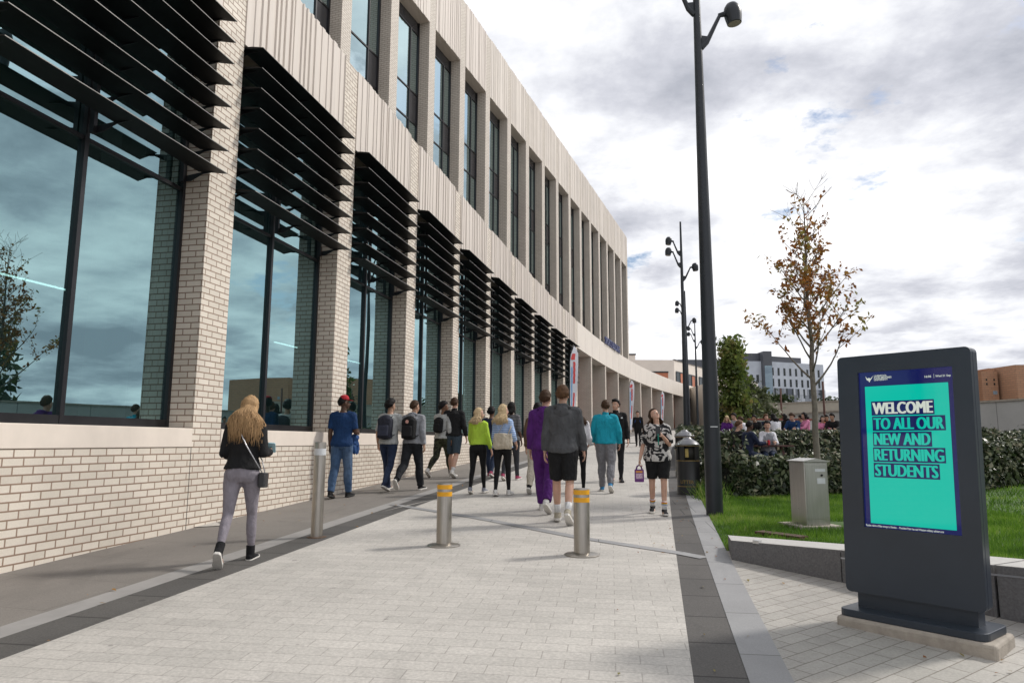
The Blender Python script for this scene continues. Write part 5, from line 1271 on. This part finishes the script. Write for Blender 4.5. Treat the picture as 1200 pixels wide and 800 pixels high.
rows_ = [('a', 850, 26.6, 3.0, 'f', 'fair', purple, 'fair haired person in purple sitting leftmost in the far crowd', 'light'),
 ('b', 862, 27.2, 2.6, 'm', 'black', lgrey, 'person in a dark cap and grey top in the far crowd', 'light'),
 ('c', 872, 28.0, .8, 'm', 'brown', white, 'person in a white shirt leaning over in the far crowd', 'light'),
 ('d', 884, 26.9, 2.4, 'm', 'black', blk, 'person in a black top sitting in the far crowd', 'tan'),
 ('e', 897, 27.6, 3.1, 'm', 'ginger', dknavy, 'balding man in a navy tracksuit top sitting tallest in the far crowd', 'light'),
 ('f', 909, 25.6, .3, 'f', 'black', white, 'dark haired person in white beside the navy tracksuit', 'tan'),
 ('g', 919, 27.4, .2, 'f', 'black', blk, 'dark haired person seen from behind in the middle of the far crowd', 'brown'),
 ('h', 929, 26.5, 2.9, 'm', 'brown', navy, 'brown haired man in a royal blue top in the far crowd', 'light'),
 ('i', 938, 27.8, .5, 'm', 'black', dknavy, 'person in dark clothes behind the young tree trunk', 'tan'),
 ('j', 943, 26.3, 1.6, 'f', 'black', pink, 'person in a pink top bending forward left of the tree trunk', 'light'),
 ('k', 961, 26.8, 3.0, 'f', 'black', pink, 'person in a bright pink top right of the tree trunk', 'light'),
 ('l', 968, 28.2, 2.7, 'm', 'black', orange, 'person with an orange top behind the pink one', 'tan'),
 ('m', 976, 26.6, 2.2, 'm', 'black', blk, 'person in a black and pink jacket at the right end of the far crowd', 'tan')]
for kx, px, y, rz, sx, hc, tm_, lb, sk_ in rows_:
    q = random.Random(px); sitter('far_'+kx, px, y, .20+q.uniform(-.04, .04), rz+q.uniform(-.5, .5), sx, lb, sk_, tm_, ('long' if sx == 'f' else 'short', hc, dict(length=q.uniform(.05, .2), n=50, rad=.016)) if sx == 'f' else (q.choice(['short', 'curly', 'fade']), hc), A((q.uniform(10, 50), 14, q.uniform(30, 90), 20), (q.uniform(10, 50), 14, q.uniform(30, 90), 20)), q.uniform(1.62, 1.82), (q.uniform(-35, 35), q.uniform(-18, 4)), lean=q.uniform(0, 24))
bench_table(8.3, 27.3, .3, 'red brown picnic table under the left half of the far crowd'); bench_table(10.6, 27.2, .2, 'red brown picnic table under the middle of the far crowd'); bench_table(12.0, 27.3, .2, 'red brown picnic table at the right end of the far crowd')
# the nearest man's red drink
p_ = PERSON['sit_navy']; w, d, s = hand_at(p_, 1); cpn = carried('drink_can', p_, Matrix.Translation(w), 'red drinks can held by the seated man in navy', 'can'); MB().lathe([(.025, -.06), (.033, -.052), (.033, .05), (.026, .06)], 16).build('body', redc, cpn, world=False, auto=40)
# raised paving under the far tables
mb = MB(); mb.prism([(6.8, 24.6), (14.5, 24.9), (14.0, 30.6), (7.4, 30.2)], lambda x, y: gz(y)-.1, lambda x, y: gz(y)+.20); tag(mb.build('raised_paving', M_pave2), kind='structure')
# ------------------------------------------------------------------ backdrop buildings and walls
def Atz(px, py, z):
    d = ray(px, py); t = z/d.z; return V((d.x*t, d.y*t, CAM_Z+z))
M_whitewall = brick_mat('pale_wall_panels', (.58, .58, .57), (.54, .54, .53), (.25, .25, .25), 3.2, 9, .02, .8, offset=0, grime=.2, gscale=.5, bump=.1)
a, b = Atz(926, 486, 1.75), Atz(1200, 469, 1.75); d_ = (b-a); d_.z = 0; Lw = d_.length*1.5; TW = frame(V((a.x, a.y, 0)), d_.normalized(), V((d_.y, -d_.x, 0)).normalized())
wl = empty('boundary_wall', (a.x, a.y, gz(a.y)), 0, 'long pale grey boundary wall running from the crowd to behind the totem', 'wall')
MB(TW).box(0, Lw, -.15, .15, -1, CAM_Z+1.75).build('wall_panels', M_whitewall, wl); MB(TW).box(-.05, Lw+.05, -.2, .2, CAM_Z+1.751, CAM_Z+1.83).build('coping', M_conc, wl)
wl = empty('cream_wall', (20, 56, gz(56)), 0, 'cream boundary wall farther back, left of the pale grey one', 'wall')
TW = frame(Atz(899, 474, 3.0)-V((0, 0, CAM_Z+3.0)), V((.62, -.78, 0)), V((-.78, -.62, 0)))
MB(TW).box(0, 13, -.15, .15, -1, CAM_Z+3.0).build('wall_panels', plain('cream_render', (.50, .46, .39), .85, 0, .1, 1, grime=.2), wl); MB(TW).box(0, 13, -.2, .2, CAM_Z+3.001, CAM_Z+3.1).build('coping', M_conc, wl)
lw = empty('low_red_wall', (10, 30.5, gz(30.5)), 0, 'low white rendered wall with a red coping behind the far crowd', 'wall')
MB().box(9.4, 13.2, 31.0, 31.3, 0, gz(31)+1.35).build('wall_panels', M_whitewall, lw); MB().box(9.35, 13.25, 30.95, 31.35, gz(31)+1.352, gz(31)+1.42).build('coping', plain('red_coping', (.25, .07, .05), .8, 0, .2, 4), lw)
# low block standing behind the end of the band
M_oran = plain('orange_infill_panel', (.42, .15, .08), .6, 0, .1, 1); M_ribfar = M_cladfar
lb_ = empty('low_rear_building', (20, 104, gz(104)), 0, 'low beige building with orange window panels above the far end of the colonnade', 'building')
Y0 = 100; xa = (738-600)/825*Y0; xb = (791-600)/825*Y0; zt = CAM_Z+11.6; dv = V((6.9, 10.5, 0)).normalized(); TS = frame(V((xb, Y0, 0)), dv, V((dv.y, -dv.x, 0)))
mb = MB(); mb.prism([(xa, Y0), (xb, Y0), (xb+dv.x*46, Y0+dv.y*46), (xa, Y0+40)], 1, zt); mb.build('wall', M_ribfar, lb_)
mb = MB(); mb.box(xa-1, xa+1.0, Y0+.5, Y0+5, zt+.01, zt+.75); mb.build('roof_housing', M_ribfar, lb_); MB().box(xa-1.1, xa+1.1, Y0+.4, Y0+5.1, zt+.76, zt+.95).build('roof_edge', M_dark, lb_)
MB(TS).box(0.05, 46, -.2, .12, zt+.005, zt+.12).build('roof_edge', M_dark, lb_)
f_ = MB(); f_.box(xb-3.2, xb-.9, Y0-.06, Y0-.01, CAM_Z+8.4, CAM_Z+9.75); wo = f_.build('window', M_oran, lb_); MB().box(xb-5.2, xb-.85, Y0-.12, Y0-.065, CAM_Z+9.76, CAM_Z+9.95).build('window_frame', M_dark, wo)
for i in range(8):
    s = .6+i*5.0; mb = MB(TS); mb.cur = 0; mb.box(s, s+1.6, .01, .06, CAM_Z+7.9, CAM_Z+9.9); mb.cur = 1; mb.box(s+1.62, s+3.0, .01, .06, CAM_Z+7.9, CAM_Z+9.9)
    wo = mb.build('window', [M_deepglass, M_oran], lb_); fm = MB(TS)
    for q in (s-.05, s+1.58, s+3.0): fm.box(q, q+.08, .065, .12, CAM_Z+7.85, CAM_Z+9.95)
    fm.box(s-.05, s+3.1, .065, .1, CAM_Z+9.9, CAM_Z+10.05); fm.build('window_frame', M_dark, wo)
# cream hall with a sloping gable behind the maple
ch_ = empty('cream_hall', (26, 85, gz(85)), 0, 'cream gabled hall partly hidden behind the green maple tree', 'building')
Yh = 82; X = lambda px: (px-600)/825*Yh; Zp = lambda py: CAM_Z+(518-py)/825*Yh
MB().add([(X(846), Yh, 1), (X(890), Yh, 1), (X(890), Yh, Zp(458)), (X(868), Yh, Zp(444)), (X(846), Yh, Zp(444)), (X(846), Yh+30, 1), (X(890)+9, Yh+30, 1), (X(890)+9, Yh+30, Zp(458)), (X(868), Yh+30, Zp(444)), (X(846), Yh+30, Zp(444))],
         [(0, 1, 2, 3, 4), (1, 6, 7, 2), (2, 7, 8, 3), (3, 8, 9, 4), (5, 0, 4, 9)]).build('wall', plain('cream_hall_render', (.50, .44, .37), .85, 0, .08, .5), ch_)
for i in range(2): MB().box(X(853+14*i), X(858+14*i), Yh-.08, Yh-.02, Zp(480), Zp(468)).build('window', M_deepglass, ch_)
# modern apartment block
ap = empty('apartment_block', (60, 170, gz(170)), 0, 'modern apartment block with white and dark panels and a tall grey glazed stair tower', 'building')
Ya = 170; X = lambda px, Y=Ya: (px-600)/825*Y; Zp = lambda py, Y=Ya: CAM_Z+(518.4-py)/825*Y
M_pan = brick_mat('checkered_panels', (.55, .58, .63), (.07, .085, .12), (.14, .16, .19), 1.25, 2.6, .05, .5, offset=.37, grime=.05, gscale=.2, bump=0, bias=-.05, fine=2, finev=.1)
M_pan2 = plain('pale_blue_grey_cladding', (.50, .54, .60), .5, 0, .12, .4); M_slate = plain('slate_roof_cladding', (.085, .09, .105), .5, 0, .1, .3); M_stair = glass_mat('stair_glass', .25, (.6, .75, .85), (.2, .3, .35), (.05, .07, .08))
# right wing runs away from the viewer to the right
t_ = V((1, .42, 0)).normalized(); TWg = frame(V((X(903), Ya, 0)), t_, V((t_.y, -t_.x, 0))); Lg = 17.5
MB(TWg).box(0, Lg, -14, 0, 0, Zp(424)).build('wall', M_pan2, ap); MB(TWg).box(-.1, Lg*.62, -13, -.6, Zp(424)+.01, Zp(417)).build('roof_storey', M_slate, ap)
MB(TWg).box(.05, Lg+.1, .01, .12, Zp(503), Zp(455)).build('panel_wall', M_pan, ap)
for f in range(2):
    for i in range(9): MB(TWg).box(.7+i*1.85, 1.35+i*1.85, .005, .03, Zp(440+13*f), Zp(431+13*f)).build('window', M_deepglass, ap)
for i in range(9):
    for f in range(2): MB(TWg).box(.6+i*1.85+.5*f, 1.15+i*1.85+.5*f, .125, .15, Zp(484-18*f), Zp(473-18*f)).build('window', M_deepglass, ap)
MB().box(X(893), X(903), Ya-2, Ya+10, 0, Zp(413)).build('stair_tower', M_slate, ap); MB().box(X(894), X(902.5), Ya-2.1, Ya-2.02, Zp(500), Zp(430)).build('stair_glazing', M_stair, ap)
MB().box(X(868), X(893)-.05, Ya-.5, Ya+14, 0, Zp(424)).build('wall', M_pan2, ap); MB().box(X(869), X(893)-.06, Ya+.5, Ya+12, Zp(424)+.01, Zp(414)).build('roof_storey', M_slate, ap)
for f in range(3):
    for i in range(3): MB().box(X(872.5+7*i), X(875.5+7*i), Ya-.58, Ya-.52, Zp(449+13*f), Zp(440+13*f)).build('window', M_deepglass, ap)
# long wing to the left, seen between the lamp posts
MB().box(X(812), X(868)-.05, Ya+8, Ya+26, 0, Zp(430)).build('wall', M_pan2, ap); MB().box(X(806), X(868)-.06, Ya+9, Ya+24, Zp(430)+.01, Zp(417)).build('roof_storey', M_slate, ap)
for i in range(7): MB().box(X(815+7*i), X(818+7*i), Ya+7.9, Ya+7.97, Zp(445), Zp(434)).build('window', M_deepglass, ap)
# small cabin with a red roof
cb_ = empty('red_roofed_cabin', (26, 66, gz(66)), 0, 'small cabin with a dull red pitched roof behind the boundary walls', 'cabin')
Yc = 66; X = lambda px: (px-600)/825*Yc; Zp = lambda py: CAM_Z+(518.5-py)/825*Yc
MB().box(X(936), X(951), Yc, Yc+5, 0, Zp(484)).build('wall', M_wood, cb_)
MB().add([(X(934), Yc-.3, Zp(484)), (X(952), Yc-.3, Zp(484)), (X(942), Yc-.3, Zp(474)), (X(934), Yc+6, Zp(484)), (X(952), Yc+6, Zp(484)), (X(942), Yc+6, Zp(474))], [(0, 1, 2), (5, 4, 3), (1, 4, 5, 2), (0, 2, 5, 3), (0, 3, 4, 1)]).build('roof', plain('dull_red_roof', (.16, .055, .04), .8, 0, .2, 1), cb_)
# brown brick building on the right
M_rbrick = brick_mat('orange_brown_brick', (.47, .255, .15), (.41, .22, .13), (.28, .18, .12), .9, .3, .03, .85, grime=.12, gscale=.15, bump=.05)
bb = empty('brown_brick_building', (64, 95, gz(95)), 0, 'blocky orange brown brick building above the boundary wall at the right edge', 'building')
Yb = 95; X = lambda px: (px-600)/825*Yb; Zp = lambda py: CAM_Z+(519.8-py)/825*Yb
MB().box(X(1120), X(1152), Yb+1, Yb+16, 0, Zp(428)).build('wall', M_rbrick, bb); MB().box(X(1152)+.01, X(1171), Yb, Yb+16, 0, Zp(436)).build('wall', M_rbrick, bb)
MB().box(X(1171)+.02, X(1174), Yb+1.2, Yb+9, 0, Zp(434)).build('wall', M_dark, bb); MB().box(X(1174)+.03, X(1290), Yb-3, Yb+18, 0, Zp(431)).build('wall', M_rbrick, bb); MB().box(X(1164), X(1171)-.1, Yb+.5, Yb+8, Zp(436)+.01, Zp(432)).build('wall', M_rbrick, bb)  # dark strip: shade in the gap between the blocks given as colour
MB().box(X(1143), X(1149.5), Yb+2, Yb+2.6, Zp(428)+.01, Zp(421)).build('roof_vent', M_pan2, bb)
for px, py in ((1157.5, 446), (1166.5, 446), (1157.5, 451), (1166.5, 451)): MB().box(X(px-.8), X(px+.8), Yb-.05, Yb+.02, Zp(py+1.2), Zp(py-1.2)).build('window', M_deepglass, bb)
for px, py, yy_ in ((1166.5, 461, Yb), (1193, 461, Yb-3), (1210, 461, Yb-3)):
    MB().box(X(px-2.4), X(px+2.4), yy_-.06, yy_+.02, Zp(py+2), Zp(py-2)).build('window', plain('pale_window', (.25, .32, .38), .2, 0, .2, 2), bb)
# slim rusty posts between the hedge and the wall
M_rust = plain('rust_brown_post', (.10, .045, .035), .8, 0, .3, 6)
for px, y, top, lb in ((877, 34, 440, 'slim rust brown post beside the maple tree'), (915, 40, 455, 'slim rust brown post in front of the cream wall'), (965, 33, 447, 'slim rust brown post right of the young tree')):
    x = (px-600)/825*y; zt_ = CAM_Z+(518-top)/825*y; ob = MB().tube([(x, y, gz(y)-.2), (x, y, zt_)], [.06, .05], 8).build('slim_post', M_rust, None, smooth=True)
    ob.data.transform(Matrix.Translation((-x, -y, 0))); ob.location = (x, y, 0); tag(ob, lb, 'post', 'slim posts behind the hedge')
# trees farther back
for i, (px, y, h, bl_, lb) in enumerate([(884, 62, 3.0, 1.7, 'dark bushy tree in front of the apartment block'), (912, 64, 2.7, 1.8, 'second dark bushy tree below the apartment block'), (972, 75, 2.4, 2.6, 'low dark tree beyond the boundary wall right of the young tree')]):
    rg = random.Random(70+i); x = (px-600)/825*y
    tree('distant_tree', V((x, y, gz(y))), h, lb, rg, .15, .1, 20, bl_, 4200, .26, M_darkleaf, M_barkdark, .6, .95, .35, 1, None, 'dark trees beyond the walls')
# feather flags
M_flag = plain('white_flag_cloth', (.60, .61, .66), .7, 0, .06, 4); M_fred = plain('red_flag_print', (.58, .06, .06), .7, 0, .2, 9); M_fblue = plain('light_blue_flag_print', (.16, .38, .66), .7, 0, .2, 9)
def feather(x, y, hgt, rz, label):
    root = empty('feather_flag', (x, y, gz(y)), rz, label, 'flag', 'feather flags along the colonnade')
    MB().tube([(0, 0, -.02), (0, 0, hgt*.55), (.02, 0, hgt*.85), (.10, 0, hgt*.97), (.20, 0, hgt)], [.022, .018, .013, .010, .007], 8).build('pole', M_dark, root, smooth=True, world=False)
    MB().box(-.3, .3, -.3, .3, 0, .03).build('base_plate', M_dark, root, world=False)
    n = 22; vs = []; fs = []
    def edge(t):
        z = .75+(hgt-.78)*t; xl = .02+(.20*max(0, t-.86)/.14)**1; w_ = .20+.20*t; xr = .02+w_*(1 if t < .9 else sqrt(max(0, 1-((t-.9)/.1)**2))*.98+.02)
        return xl, max(xr, xl+.01), z
    def yw(t, f): return .03*sin(t*7)*f
    for i in range(n+1):
        xl, xr, z = edge(i/n)
        for f in (0, .5, 1): vs.append((xl+(xr-xl)*f, yw(i/n, f), z))
    for i in range(n):
        for f in (0, 1): fs.append((3*i+f, 3*i+f+1, 3*i+4+f, 3*i+3+f))
    fl = MB().add(vs, fs).build('sail', M_flag, root, smooth=True, world=False)
    for side in (-1, 1):
        for nm, f0, f1, t0, t1, m in (('print', .15, .60, .84, .91, M_fred), ('print', .40, .66, .58, .82, M_fred), ('print', .16, .32, .34, .76, M_fblue), ('print', .46, .70, .22, .48, M_fred), ('print', .22, .36, .10, .24, M_fblue)):
            q = MB(); vs = []; fs = []; k = 8
            for i in range(k+1):
                t = t0+(t1-t0)*i/k; xl, xr, z = edge(t); zz = .02*((i % 2)*2-1)
                for f in (f0+zz, f1+zz): vs.append((xl+(xr-xl)*f, yw(t, f)+side*.006, z))
            for i in range(k): fs.append((2*i, 2*i+1, 2*i+3, 2*i+2))
            q.add(vs, fs).build(nm, m, fl, world=False)
feather(2.05, 25, 4.05, .55, 'tallest looking white feather flag with red and blue print by the last louvred windows')
feather(6.65, 40, 3.6, .5, 'middle white feather flag behind the man in black')
feather(11.6, 55, 3.5, .5, 'smallest white feather flag above the woman looking up')
# a few fallen leaves on the paving, countless litter: one object
rl = random.Random(9); pts = []
for _ in range(130):
    y = rl.uniform(4.2, 16); x = cx(y)+rl.choice([rl.uniform(.1, 2.2), rl.uniform(5.6, 7.0), rl.uniform(6.9, 9.5) if y < 7 else rl.uniform(6, 6.8)])
    if y > 5 and x > cx(y)+6.9 and x > 2.2+(7.5-y)*.65: continue
    pts.append((x, y, gz(y)+.014))
lv = leaves('fallen_leaves', pts, .022, M_autumn, None, np.tile(np.array([[0, 0, 4.0]]), (len(pts), 1))); tag(lv, 'small dry brown leaves scattered over the paving', 'leaves', kind='stuff')
for pc in ([(225, 618), (262, 616), (246, 609.5), (214, 611)], [(447, 600), (492, 589.5), (520, 583), (478, 592)]):
    q = [G(*p) for p in pc]; tag(MB().add([(p.x, p.y, p.z+.009) for p in q], [(0, 1, 2, 3)]).build('paving_patch', M_pave), kind='structure')
# unseen leaf mass added right of the lawn to darken the window reflections
rw = random.Random(31); pts = []
for k in range(11):
    bx0, by0 = 33+rw.uniform(-3, 4)+k*.6, -16+k*4.6; h0 = rw.uniform(6.5, 9.5)
    for _ in range(900):
        a = rw.uniform(0, 2*pi); z = rw.random(); rr = 2.9*sqrt(max(.05, 1-(2*z-.9)**2*.8))*rw.uniform(.6, 1)
        pts.append((bx0+cos(a)*rr, by0+sin(a)*rr, gz(by0)+.2+z*h0))
wd = leaves('far_woodland', pts, .42, M_darkleaf, None); tag(wd, 'unseen dark leaf mass added to darken reflections in the tall windows', 'woodland', kind='stuff')
# ------------------------------------------------------------------ camera, sky, sun, render settings
cam = bpy.data.cameras.new('camera'); co_ = bpy.data.objects.new('camera', cam); col.objects.link(co_)
cam.sensor_width = 36; cam.lens = F_PX/1200*36; cam.clip_end = 3000; cam.clip_start = .05
fwd = V((0, cos(PITCH), sin(PITCH))); X0 = V((1, 0, 0)); U0 = X0.cross(fwd)
R_ = X0*cos(ROLL)+U0*sin(ROLL); U_ = U0*cos(ROLL)-X0*sin(ROLL)
Mc = Matrix.Identity(4)
for i in range(3): Mc[i][0] = R_[i]; Mc[i][1] = U_[i]; Mc[i][2] = -fwd[i]
Mc[2][3] = CAM_Z
co_.matrix_world = Mc
sc.camera = co_
SUN_EL, SUN_AZ = radians(42), radians(68)      # azimuth measured from +Y towards +X
sd = V((sin(SUN_AZ)*cos(SUN_EL), cos(SUN_AZ)*cos(SUN_EL), sin(SUN_EL)))
sl = bpy.data.lights.new('sun', 'SUN'); sl.energy = 2.7; sl.angle = radians(7); sl.color = (1, .95, .88)
so = bpy.data.objects.new('sun', sl); col.objects.link(so); so.rotation_euler = sd.to_track_quat('Z', 'Y').to_euler(); so.location = (30, 20, 40)
w = bpy.data.worlds.new('World'); sc.world = w; w.use_nodes = True; nt = w.node_tree; nt.nodes.clear()
out = nt.nodes.new('ShaderNodeOutputWorld')
sky = nt.nodes.new('ShaderNodeTexSky'); sky.sky_type = 'NISHITA'; sky.sun_disc = False; sky.sun_elevation = SUN_EL; sky.sun_rotation = SUN_AZ; sky.dust_density = 1.5
bg1 = N(nt, 'ShaderNodeBackground', Strength=.12); lk(nt, sky, 0, bg1, 0)
tc = nt.nodes.new('ShaderNodeTexCoord')
sep = nt.nodes.new('ShaderNodeSeparateXYZ'); nt.links.new(tc.outputs['Generated'], sep.inputs[0])
def math(op, a, b=None, clamp=False):
    m = N(nt, 'ShaderNodeMath', operation=op); m.use_clamp = clamp
    for i, v in enumerate((a, b)):
        if v is None: continue
        if isinstance(v, tuple): nt.links.new(v[0].outputs[v[1]], m.inputs[i])
        else: m.inputs[i].default_value = v
    return (m, 0)
zc = math('ADD', math('MAXIMUM', (sep, 2), 0.0), .16)
px_ = math('DIVIDE', (sep, 0), zc); py_ = math('DIVIDE', (sep, 1), zc)
cmb = nt.nodes.new('ShaderNodeCombineXYZ'); nt.links.new(px_[0].outputs[0], cmb.inputs[0]); nt.links.new(py_[0].outputs[0], cmb.inputs[1])
def cn(scale, detail, rough, dist=0.0, off=(0, 0, 0), scl=(1, 1, 1)):
    mp = nt.nodes.new('ShaderNodeMapping'); mp.inputs['Location'].default_value = off; mp.inputs['Scale'].default_value = scl
    nt.links.new(cmb.outputs[0], mp.inputs[0])
    n = N(nt, 'ShaderNodeTexNoise', Scale=scale, Detail=detail, Roughness=rough, Distortion=dist); nt.links.new(mp.outputs[0], n.inputs[0]); return (n, 0)
big = cn(.9, 8, .55, .0, (3.1, 1.7, 0)); med = cn(2.4, 9, .6, .1, (9.1, 4.7, 2)); cov = cn(1.5, 8, .62, .1, (5.5, 2.2, 7))
mix = math('ADD', math('MULTIPLY', big, .55), math('MULTIPLY', med, .45))
cc = ramp(nt, mix, [(.39, (.36, .375, .425)), (.455, (.52, .53, .58)), (.50, (.68, .69, .725)), (.54, (.82, .82, .84)), (.60, (1.0, 1.0, 1.0))])
bg2 = N(nt, 'ShaderNodeBackground', Strength=1.36); nt.links.new(cc[0].outputs[0], bg2.inputs[0])
hz = math('SUBTRACT', 1.0, math('MULTIPLY', (sep, 2), 4.5), True); mask = ramp(nt, math('ADD', cov, math('MULTIPLY', hz, .3)), [(.385, 0.0), (.435, 1.0)])
mxs = nt.nodes.new('ShaderNodeMixShader'); nt.links.new(mask[0].outputs[0], mxs.inputs[0]); lk(nt, bg1, 0, mxs, 1); lk(nt, bg2, 0, mxs, 2)
lk(nt, mxs, 0, out, 0)
sc.view_settings.view_transform = 'Standard'; sc.view_settings.look = 'None'; sc.view_settings.exposure = 0
sc.cycles.use_denoising = True
try: sc.cycles.denoiser = 'OPENIMAGEDENOISE'
except Exception: pass
sc.cycles.max_bounces = 8; sc.cycles.transparent_max_bounces = 12; sc.cycles.diffuse_bounces = 3; sc.cycles.glossy_bounces = 3
sc.cycles.caustics_reflective = False; sc.cycles.caustics_refractive = False
